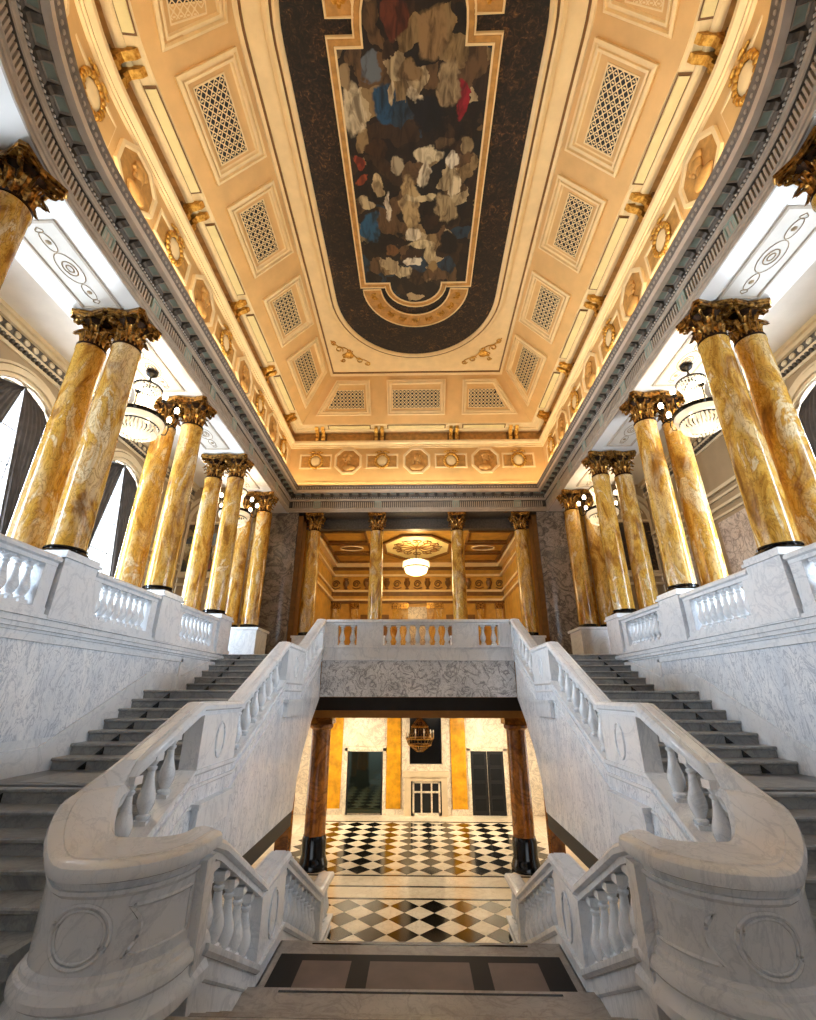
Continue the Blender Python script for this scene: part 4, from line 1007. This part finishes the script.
for s, nm in ((-1, 'left'), (1, 'right')):
    bs = ob('ceiling', (B(*sorted((s * 5.47, s * 7.05)), 5.0, 18.5, 7.1, 7.7), 'soffit', False))
    top(bs, 'white soffit beam over the column pairs with ornamented panels', 'ceiling', group='colonnade soffits', kind='structure')
    for i, yc in enumerate((5.72, 8.36, 11.26, 14.17)):
        x0, x1, y0, y1 = 5.84, 6.60, yc - .9, yc + .9
        poly = [(x0, y0), (x1, y0), (x1, y1), (x0, y1)]
        lo = [[(s * x, y, 7.1 - h) for x, y in inset(poly, d)] for d, h in ((-.0, 0), (-.0, .03), (.04, .035), (.06, .008))]
        fr_ = ob('soffit_frame', (rings(MB(), lo), 'grey', False), bs)
        q = inset(poly, .055); ob('soffit_panel', (MB().add([(s * x, y, 7.093) for x, y in q], [[0, 1, 2, 3]]), 'panelgrey', False), fr_)
        mb = MB(); panel_scroll(mb, s * 6.22, yc, 7.088, .62, 1.66); ob('scroll_relief', (mb, 'outer', True, 70), fr_)
    gc = ob('ceiling', (MB().box(*sorted((s * 7.05, s * (XO + .3))), 5.0, 16.3, ZG, ZG + .2), 'panelgrey', False))
    top(gc, 'plain pale ceiling of the side gallery', 'ceiling', group='gallery ceilings', kind='structure')
    wins = [(4.0, 1), (8.3, 1), (12.1, 1)] if s < 0 else [(4.0, 1), (8.3, 1)]
    R_, ZS, ZSILL = 1.08, 5.45, 2.0
    mb = MB(); ycur = -4.0; x = s * XO
    def quad(ya, yb_, za, zb_): mb.add([(x, ya, za), (x, yb_, za), (x, yb_, zb_), (x, ya, zb_)], [[0, 1, 2, 3]])
    for yc, _ in wins:
        quad(ycur, yc - R_, ZUP, ZG); quad(yc - R_, yc + R_, ZUP, ZSILL)
        n = 16
        for i in range(n):
            a0 = PI - PI * i / n; a1 = PI - PI * (i + 1) / n
            ya, za = yc + R_ * math.cos(a0), ZS + R_ * math.sin(a0); yb_, zb_ = yc + R_ * math.cos(a1), ZS + R_ * math.sin(a1)
            mb.add([(x, ya, za), (x, yb_, zb_), (x, yb_, ZG), (x, ya, ZG)], [[0, 1, 2, 3]])
        # reveal
        pts = [(yc - R_, ZSILL)] + [(yc + R_ * math.cos(PI - PI * i / n), ZS + R_ * math.sin(PI - PI * i / n)) for i in range(n + 1)] + [(yc + R_, ZSILL)]
        for (ya, za), (yb_, zb_) in zip(pts, pts[1:] + pts[:1]):
            mb.add([(x, ya, za), (x, yb_, zb_), (x + s * .35, yb_, zb_), (x + s * .35, ya, za)], [[0, 1, 2, 3]])
        ycur = yc + R_
    quad(ycur, 16.2, ZUP, ZG)
    ow = ob('wall_outer_' + nm, (mb, 'outer', False))
    top(ow, 'brown beige outer wall of the side gallery', 'wall', group='gallery outer walls', kind='structure')
    # wall cornice
    for z0, z1, pj, mt in ((7.2, 7.28, .06, 'outertrim'), (7.28, 7.5, .03, 'ornament'), (7.5, 7.6, .12, 'outertrim'), (7.6, 7.7, .2, 'outertrim'), (7.02, 7.1, .04, 'outertrim')):
        ob('wall_cornice', (B(*sorted((x, x - s * pj)), 1.2, 16.2, z0, z1), mt, False), ow)
    lv = MB()
    for k in range(58): lv.ellipsoid((x - s * .05, 1.6 + k * .25, 7.39), (.04, .09, .08), 6, 4)
    ob('cornice_leaves', (lv, 'outertrim', True, 70), ow, kind='stuff')
    dn = MB()
    for k in range(120): dn.box(*sorted((x - s * .02, x - s * .10)), 1.5 + k * .12, 1.56 + k * .12, 7.11, 7.19)
    ob('cornice_dentils', (dn, 'ornament', False), ow, kind='stuff')
    for yc, _ in wins:
        for r0, r1, pj in ((R_ + .02, R_ + .10, .05), (R_ + .12, R_ + .26, .09), (R_ + .30, R_ + .36, .05)):
            lo = []
            def arch(r, xx): return [(xx, yc - r, ZSILL)] + [(xx, yc + r * math.cos(PI - PI * i / 20), ZS + r * math.sin(PI - PI * i / 20)) for i in range(21)] + [(xx, yc + r, ZSILL)]
            A = [arch(r0, x), arch(r0, x - s * pj), arch(r1, x - s * pj), arch(r1, x)]
            v = sum(A, []); n = len(A[0]); f = []
            for j in range(3): f += [[j * n + i, j * n + i + 1, (j + 1) * n + i + 1, (j + 1) * n + i] for i in range(n - 1)]
            ob('archivolt', (MB().add(v, f), 'outertrim', True, 30), ow)
    ob('dado_rail', (B(*sorted((x, x - s * .05)), 1.2, 16.2, 2.0, 2.1), 'outertrim', False), ow) if False else None
    for i, (yc, _) in enumerate(wins):
        wn = root('window', 'tall arched window with thin glazing bars behind dark curtains' + WN[i], 'window', (x, yc, ZSILL), 'arched windows %d' % i, 'structure')
        wn.name = 'window_%d' % (i + 1 + (0 if s < 0 else 4))
        xx = x + s * .22
        fm2 = MB(); 
        def arch2(r): return [(yc - r, ZSILL)] + [(yc + r * math.cos(PI - PI * k / 20), ZS + r * math.sin(PI - PI * k / 20)) for k in range(21)] + [(yc + r, ZSILL)]
        o_, i_ = arch2(R_), arch2(R_ - .07); n = len(o_)
        v = [(xx, *p) for p in o_] + [(xx, *p) for p in i_] + [(xx - s * .05, *p) for p in i_]
        f = [[k, k + 1, n + k + 1, n + k] for k in range(n - 1)] + [[n + k, n + k + 1, 2 * n + k + 1, 2 * n + k] for k in range(n - 1)]
        ob('window_frame', (MB().add(v, f), 'frame', False), wn)
        for dy in (-.36, .36): ob('glazing_bar', (B(*sorted((xx, xx - s * .04)), yc + dy - .02, yc + dy + .02, ZSILL, ZS + .95), 'frame', False), wn)
        for zz in (2.9, 3.8, 4.7, 5.5): ob('glazing_bar', (B(*sorted((xx, xx - s * .04)), yc - R_, yc + R_, zz - .02, zz + .02), 'frame', False), wn)
        ob('pane', (MB().add([(xx + s * .01, *p) for p in o_], [list(range(n))]), 'glass', False), wn)
        for q in (-1, 1):
            cu = MB(); nu, nv = 44, 22; v = []; f = []
            for j in range(nv + 1):
                z = ZSILL - .6 + (ZS + R_ * .985 - ZSILL + .6) * j / nv
                ho = R_ - .02 if z < ZS else math.sqrt(max(.0004, (R_ - .02) ** 2 - (z - ZS) ** 2))
                hi_ = min(ho - .001, .92 * (1 - j / nv) ** 1.0) if j < nv else 0
                for k in range(nu + 1):
                    t = k / nu
                    v.append((x + s * (.08 + .06 * math.sin(t * 14 * PI) * (.4 + .6 * (1 - j / nv))), yc + q * (hi_ + (ho - hi_) * t), z))
            for j in range(nv):
                f += [[j * (nu + 1) + k, j * (nu + 1) + k + 1, (j + 1) * (nu + 1) + k + 1, (j + 1) * (nu + 1) + k] for k in range(nu)]
            cu.add(v, f)
            top(ob('curtain', (cu, 'curtain', True, 80)), 'dark curtain half ' + ('nearer the foyer' if q > 0 else 'farther from the foyer') + ', window' + WN[i] + ', ' + SIDE[s], 'curtain', 'curtains %d' % i)
    if s > 0:   # plain bay with marble panels on the right
        for z0, z1, pj in ((5.55, 5.65, .1), (5.35, 5.42, .05), (5.05, 5.13, .08), (4.82, 4.88, .05)):
            ob('wall_band', (B(x - pj, x, 9.6, 16.2, z0, z1), 'outertrim', False), ow)
        for y0, y1 in ((10.9, 12.6), (13.6, 15.3)): ob('marble_panel', (B(x - .03, x, y0, y1, 1.6, 4.7), 'pink', False), ow)
        for y in (10.5, 13.1): 
            p = ob('pilaster', (B(x - .1, x, y - .22, y + .22, 1.2, 4.5), 'sienna', False), ow)
            ob('pilaster_capital', (MB().box(x - .14, x, y - .26, y + .26, 4.5, 4.82), 'bronze', False), p)
    else:
        for z0, z1, pj in ((4.45, 4.52, .06), (4.25, 4.3, .04)):
            ob('wall_band', (B(x, x + pj, 13.4, 16.2, z0, z1), 'outertrim', False), ow)
        ob('marble_panel', (B(x, x + .03, 13.6, 15.6, 1.6, 4.1), 'pink', False), ow)
    # end wall with arched recess and mural
    ye = 16.22
    ew = ob('wall_end_' + nm, (B(*sorted((s * 6.4, s * (XO + .2))), ye, ye + .2, ZUP, ZG), 'outer', False))
    top(ew, 'end wall of the side gallery with arched tympanum', 'wall', group='gallery end walls', kind='structure')
    xc_ = s * 8.0
    for r0, r1, pj in ((1.05, 1.18, .06), (.8, .95, .04)):
        A = [[(xc_ + r * math.cos(PI - PI * i / 20), yy, 6.2 + r * math.sin(PI - PI * i / 20)) for i in range(21)] for r, yy in ((r0, ye), (r0, ye - pj), (r1, ye - pj), (r1, ye))]
        v = sum(A, []); f = []
        for j in range(3): f += [[j * 21 + i, j * 21 + i + 1, (j + 1) * 21 + i + 1, (j + 1) * 21 + i] for i in range(20)]
        ob('tympanum_moulding', (MB().add(v, f), 'outertrim', True, 30), ew)
    for q in (-1, 1): ob('scroll', (MB().tube([(xc_ + q * .45 + p[0] * 2.2, ye - .04, 6.45 + p[2] * 2.2) for p in spiral(.085)], .03, 5), 'outertrim', True, 70), ew)
    for z0, z1 in ((6.12, 6.2), (4.0, 4.12), (3.7, 3.78)): ob('end_band', (B(*sorted((s * 6.5, s * XO)), ye - .08, ye, z0, z1), 'outertrim', False), ew)
    if s < 0:
        mm = fresco('mural_scene', [(.35, H('3d3a3a')), (.55, H('6b5e52')), (.7, H('a08a70'))], [(-8.3, ye, 5.0, .3, 2, .4, 'b59a7c'), (-7.6, ye, 5.5, .4, 2, .3, '6d7a86'), (-8.0, ye, 4.5, .3, 2, .3, '8a4a3a'), (-7.5, ye, 4.8, .25, 2, .5, 'c9b79c')], .4, 3, 6)
        lab = 'muted mural of figures in a pale frame on the end wall behind the columns'
    else:
        mm = M['leafdark']; lab = 'nearly black painting in a pale frame on the end wall behind the columns'
    mu = root('mural', lab, 'painting', (xc_, ye, 4.2))
    ob('canvas', (B(xc_ - .82, xc_ + .82, ye - .03, ye, 4.22, 6.08), mm, False), mu)
    ob('frame', (MB().box(xc_ - .9, xc_ - .82, ye - .06, ye, 4.14, 6.12).box(xc_ + .82, xc_ + .9, ye - .06, ye, 4.14, 6.12).box(xc_ - .82, xc_ + .82, ye - .06, ye, 4.14, 4.22), 'outertrim', False), mu)

# rounded end of the gallery behind the camera
for s, nm in ((-1, 'left'), (1, 'right')):
    A7 = lambda q, n=20: arc(q, 0, 90, n, s)
    cb = ob('ceiling', (MB().ribbon(A7(5.47), A7(7.05), [7.7] * 21, [(0, 0, 0), (1, 0, 0), (1, 0, -.6), (0, 0, -.6)]).ribbon(A7(7.05), A7(12.5), [7.9] * 21, [(0, 0, 0), (1, 0, 0), (1, 0, -.2), (0, 0, -.2)]), 'soffit', False))
    top(cb, 'white ceiling of the rounded gallery end', 'ceiling', group='rounded gallery ceilings', kind='structure')
    top(ob('floor', (MB().ribbon(A7(5.75), A7(12.5), [ZUP] * 21, [(0, 0, 0), (1, 0, 0), (1, 0, -.15), (0, 0, -.15)]), 'tan', False)), 'floor of the rounded gallery end', 'floor', group='rounded gallery floors', kind='structure')
top(ob('wall_near', (B(-9.2, 9.2, -4.2, -4.0, ZUP, 7.7), 'outer', False)), 'brown beige wall behind the rounded end of the hall', 'wall', kind='structure')

# ------------------------------------------------------------------ chandeliers of the galleries
def ringpts(c, r, z, n=28): return [(c[0] + r * math.cos(2 * PI * i / n), c[1] + r * math.sin(2 * PI * i / n), z) for i in range(n)]
OB = ob
def chandelier(x, y, label, group):
    S_ = Matrix.Translation((x, y, 7.08)) @ Matrix.Diagonal((1.15, 1.15, 1.26, 1)) @ Matrix.Translation((-x, -y, -7.08))
    def ob(*a, **k): return OB(*a, mtx=S_, **k)
    r = root('chandelier', label, 'chandelier', (x, y, 5.31), group); c = (x, y)
    ob('canopy', (MB().lathe([(.0, 7.08), (.12, 7.06), (.10, 7.0), (.03, 6.95)], 14, (x, y, 0)), 'iron'), r)
    ob('hanging_rod', (MB().tube([(x, y, 7.0), (x, y, 6.72)], .018, 6).ellipsoid((x, y, 6.85), (.04, .04, .05), 8, 5), 'iron'), r)
    ob('crown', (MB().tube(ringpts(c, .25, 6.70), .022, 6, True).tube([(x - .25, y, 6.70), (x, y, 6.76), (x + .25, y, 6.70)], .014, 5).tube([(x, y - .25, 6.70), (x, y, 6.76), (x, y + .25, 6.70)], .014, 5), 'iron'), r)
    st = MB()
    for k in range(26):
        a = 2 * PI * k / 26
        st.tube([(x + q * math.cos(a), y + q * math.sin(a), z) for q, z in ((.25, 6.69), (.17, 6.5), (.16, 6.35), (.22, 6.2), (.40, 6.05))], .013, 4)
    ob('crystal_strands', (st, 'crystal'), r, kind='stuff')
    ob('hoop', (MB().lathe([(.43, 6.06), (.46, 6.07), (.46, 6.00), (.43, 6.0)], 32, (x, y, 0), cap=False), 'iron'), r)
    ob('glass_band', (MB().lathe([(.445, 6.0), (.45, 5.98), (.43, 5.90), (.36, 5.89)], 32, (x, y, 0), cap=False), 'crystal'), r)
    ob('lower_hoop', (MB().tube(ringpts(c, .36, 5.885), .016, 5, True), 'iron'), r)
    bw = MB()
    for k in range(30):
        a = 2 * PI * k / 30
        bw.tube([(x + q * math.cos(a), y + q * math.sin(a), z) for q, z in ((.35, 5.88), (.34, 5.76), (.25, 5.70))], .022, 4)
    bw.lathe([(.24, 5.74), (.16, 5.70), (.02, 5.68)], 20, (x, y, 0), cap=False)
    ob('crystal_bowl', (bw, 'crystal'), r)
    for k in range(8):
        a = 2 * PI * (k + .5) / 8; ca, sa = math.cos(a), math.sin(a)
        arm = ob('arm', (MB().tube([(x + q * ca, y + q * sa, z) for q, z in ((.45, 6.03), (.52, 5.97), (.59, 6.0), (.62, 6.12), (.60, 6.24))], .012, 5).lathe([(.05, 0), (.055, .02), (.02, .03)], 8, (x + .60 * ca, y + .60 * sa, 6.24)), 'iron'), r)
        ob('bulb', (MB().ellipsoid((x + .60 * ca, y + .60 * sa, 6.34), (.05, .05, .07), 8, 6), 'bulb'), arm)
    point('chandelier_light', (x, y, 6.35), 85, SOFT, .25)
for s in (-1, 1):
    chandelier(s * 6.25, 8.5, 'lit crystal chandelier between lower and middle landing columns, ' + SIDE[s], 'gallery chandeliers near')
    chandelier(s * 6.25, 14.2, 'lit crystal chandelier beside the columns on the white plinth, ' + SIDE[s], 'gallery chandeliers far')

# ------------------------------------------------------------------ golden foyer behind the far columns
fc = ob('ceiling', (B(-4.7, 4.7, 18.35, 24.2, 6.67, 6.9), 'foyer', False))
top(fc, 'golden coffered foyer ceiling seen between the far columns', 'ceiling', kind='structure')
top(ob('trim_3', (MB().box(-5.4, 5.4, 17.49, 18.35, 7.08, 7.3).box(-5.0, 5.0, 18.25, 18.5, 6.62, 7.2), 'ornament', False)), 'dark panelled soffit beam over the far columns', 'beam', kind='structure')
def ringpoly(poly, z, wd, h, mt, nm, par):
    lo = [[(x, y, z - hh) for x, y in inset(poly, d)] for d, hh in ((0, 0), (0, h), (wd, h), (wd, 0))]
    return ob(nm, (rings(MB(), lo), mt, False), par)
oc = [(1.75 * math.cos(PI / 8 + k * PI / 4), 21.0 + 2.1 * math.sin(PI / 8 + k * PI / 4)) for k in range(8)]
ringpoly(oc, 6.67, .12, .10, 'foyerd', 'octagon_moulding', fc)
ob('octagon_panel', (MB().add([(x, y, 6.66) for x, y in inset(oc, .12)], [list(range(8))]), 'strip', False), fc)
rs = MB()
for k in range(12):
    a = 2 * PI * k / 12
    rs.tube([(q * math.cos(a + w_), 21 + q * math.sin(a + w_), 6.64) for q, w_ in ((.15, 0), (.6, .10), (1.0, .0), (1.2, -.12))], .03, 4)
    rs.tube([(.95 * math.cos(a) + .2 * math.cos(t), 21 + .95 * math.sin(a) + .2 * math.sin(t), 6.64) for t in [2 * PI * i / 10 for i in range(10)]], .025, 4, True)
rs.ellipsoid((0, 21, 6.64), (.2, .2, .05))
ob('rosette_relief', (rs, 'foyerd', True, 70), fc)
for s in (-1, 1):
    for yc, hy_ in ((19.3, .75), (21.0, .7), (22.7, .75)):
        pl_ = [(s * 3.25 - 1.0, yc - hy_), (s * 3.25 + 1.0, yc - hy_), (s * 3.25 + 1.0, yc + hy_), (s * 3.25 - 1.0, yc + hy_)]
        ringpoly(pl_, 6.67, .1, .1, 'foyerd', 'coffer_moulding', fc)
    el = [(s * 3.2 + .55 * math.cos(2 * PI * i / 24), 21.0 + .34 * math.sin(2 * PI * i / 24), 6.63) for i in range(24)]
    m_ = ob('oval_medallion', (MB().add(el, [list(range(24))]), 'foyerd', False), fc); ob('oval_rim', (MB().tube(el, .04, 5, True), 'goldlight'), m_)
fb = ob('wall_foyer_back', (B(-5.2, 5.2, 24.0, 24.25, ZUP, 6.9), 'foyer', False))
top(fb, 'golden back wall of the foyer with ornamented frieze and pilasters', 'wall', kind='structure')
for z0, z1, pj, mt in ((6.45, 6.67, .25, 'goldlight'), (6.3, 6.45, .12, 'foyerd'), (5.95, 6.05, .15, 'goldlight'), (5.1, 5.2, .12, 'goldlight'), (4.9, 5.1, .06, 'foyerd'), (4.62, 4.72, .15, 'goldlight'), (4.5, 4.62, .08, 'foyerd')):
    ob('band', (B(-4.7, 4.7, 24 - pj, 24, z0, z1), mt, False), fb)
URN = MB().lathe([(.03, -.3), (.12, -.28), (.05, -.2), (.14, -.05), (.17, .1), (.1, .2), (.13, .28)], 8).me('frieze_urn', 'foyerd')
SCR = MB().tube([(p[0] * 2.4, 0, p[2] * 2.4) for p in spiral(.085)], .035, 4).tube([(-.2, 0, -.2), (0, 0, -.28), (.25, 0, -.2)], .03, 4).me('frieze_scroll', 'foyerd')
for k in range(17):
    xk = -4.4 + k * .55
    ob('frieze_urn' if k % 2 else 'frieze_scroll', URN if k % 2 else SCR, fb, loc=(xk, 23.97, 5.55))
for xk in (-4.3, -3.3, -1.15, -.7, .7, 1.15, 3.3, 4.3):
    p = ob('pilaster', (B(xk - .17, xk + .17, 23.9, 24, ZUP, 4.2), 'sienna', False), fb)
    ob('pilaster_capital', (MB().box(xk - .22, xk + .22, 23.86, 24, 4.2, 4.5), 'bronze', False), p)
ob('marble_panel', (B(-.5, .5, 23.93, 24, ZUP, 4.3), 'pink', False), fb)
for s in (-1, 1):
    ob('dark_doorway', (B(*sorted((s * 1.5, s * 3.0)), 23.92, 24, ZUP, 3.9), 'foyerd', False), fb)
    a, b = sorted((s * 4.6, s * 4.85))
    fs = ob('wall_foyer_' + ('left' if s < 0 else 'right'), (B(a, b, 18.3, 24.2, ZUP, 6.9), 'foyer', False))
    top(fs, 'golden side wall of the foyer', 'wall', group='foyer side walls', kind='structure')
    for z0, z1, pj, mt in ((6.45, 6.67, .25, 'goldlight'), (5.95, 6.05, .15, 'goldlight'), (5.1, 5.2, .12, 'goldlight'), (4.62, 4.72, .15, 'goldlight')):
        ob('band', (B(*sorted((s * 4.6, s * (4.6 - pj))), 18.3, 24, z0, z1), mt, False), fs)
ch = root('chandelier', 'drum shaped lit chandelier hanging in the golden foyer', 'chandelier', (-.05, 20.0, 5.05))
ob('rod', (MB().tube([(-.05, 20, 6.66), (-.05, 20, 5.6)], .02, 6), 'iron'), ch)
ob('lit_drum', (MB().lathe([(.45, 5.68), (.58, 5.62), (.60, 5.45), (.55, 5.36)], 28, (-.05, 20, 0), cap=False), 'bowl'), ch)
ob('hoop', (MB().tube(ringpts((-.05, 20), .57, 5.35), .03, 5, True), 'iron'), ch)
ob('lit_bowl', (MB().lathe([(.54, 5.33), (.48, 5.15), (.3, 5.06), (.02, 5.03)], 28, (-.05, 20, 0), cap=False), 'bowl'), ch)
pend = MB()
for k in range(28):
    a = 2 * PI * k / 28; pend.tube([(-.05 + .6 * math.cos(a), 20 + .6 * math.sin(a), 5.64), (-.05 + .62 * math.cos(a), 20 + .62 * math.sin(a), 5.4)], .014, 4)
ob('crystal_pendants', (pend, 'crystal'), ch, kind='stuff')
point('foyer_light', (-.05, 20, 4.7), 230, (1, .74, .36), .5)
point('foyer_light', (-.05, 20, 6.1), 90, (1, .74, .36), .3)

# ------------------------------------------------------------------ lower hall chandelier
c2 = root('chandelier', 'bronze and crystal chandelier hanging low in front of the mantel mirror', 'chandelier', (.05, 17, -1.8))
ob('chain', (MB().tube([(.05, 17, -.06), (.05, 17, -.75)], .02, 5), 'iron'), c2)
ob('hoops', (MB().tube(ringpts((.05, 17), .46, -1.35), .025, 5, True).tube(ringpts((.05, 17), .28, -1.0), .02, 5, True).tube(ringpts((.05, 17), .38, -1.55), .02, 5, True), 'gilt'), c2)
pn = MB()
for k in range(22):
    a = 2 * PI * k / 22
    pn.tube([(.05 + q * math.cos(a), 17 + q * math.sin(a), z) for q, z in ((.06, -.75), (.28, -1.0), (.3, -1.2), (.46, -1.35), (.38, -1.55), (.1, -1.75))], .014, 4)
ob('crystal_strands', (pn, 'bronze'), c2, kind='stuff')
for k in range(10):
    a = 2 * PI * k / 10
    cd = ob('candle', (MB().lathe([(.02, 0), (.02, .14)], 6, (.05 + .46 * math.cos(a), 17 + .46 * math.sin(a), -1.33)), 'goldlight'), c2)
    ob('flame_bulb', (MB().ellipsoid((.05 + .46 * math.cos(a), 17 + .46 * math.sin(a), -1.14), (.025, .025, .05), 6, 5), 'crystal'), cd)

# lower side aisles seen under the stairs
for s in (-1, 1):
    p = root('aisle_pilaster', 'brown pilaster in the aisle under the side stairs of the ' + SIDE[s], 'pilaster', (s * 3.3, 13.7, ZLOW), 'aisle pilasters')
    ob('pilaster_shaft', (B(s * 3.45 - .16, s * 3.45 + .16, 13.5, 13.9, ZLOW + .3, -2.3), 'brown_col', False), p)
    ob('pilaster_foot', (B(s * 3.45 - .2, s * 3.45 + .2, 13.46, 13.94, ZLOW, ZLOW + .3), 'black', False), p)
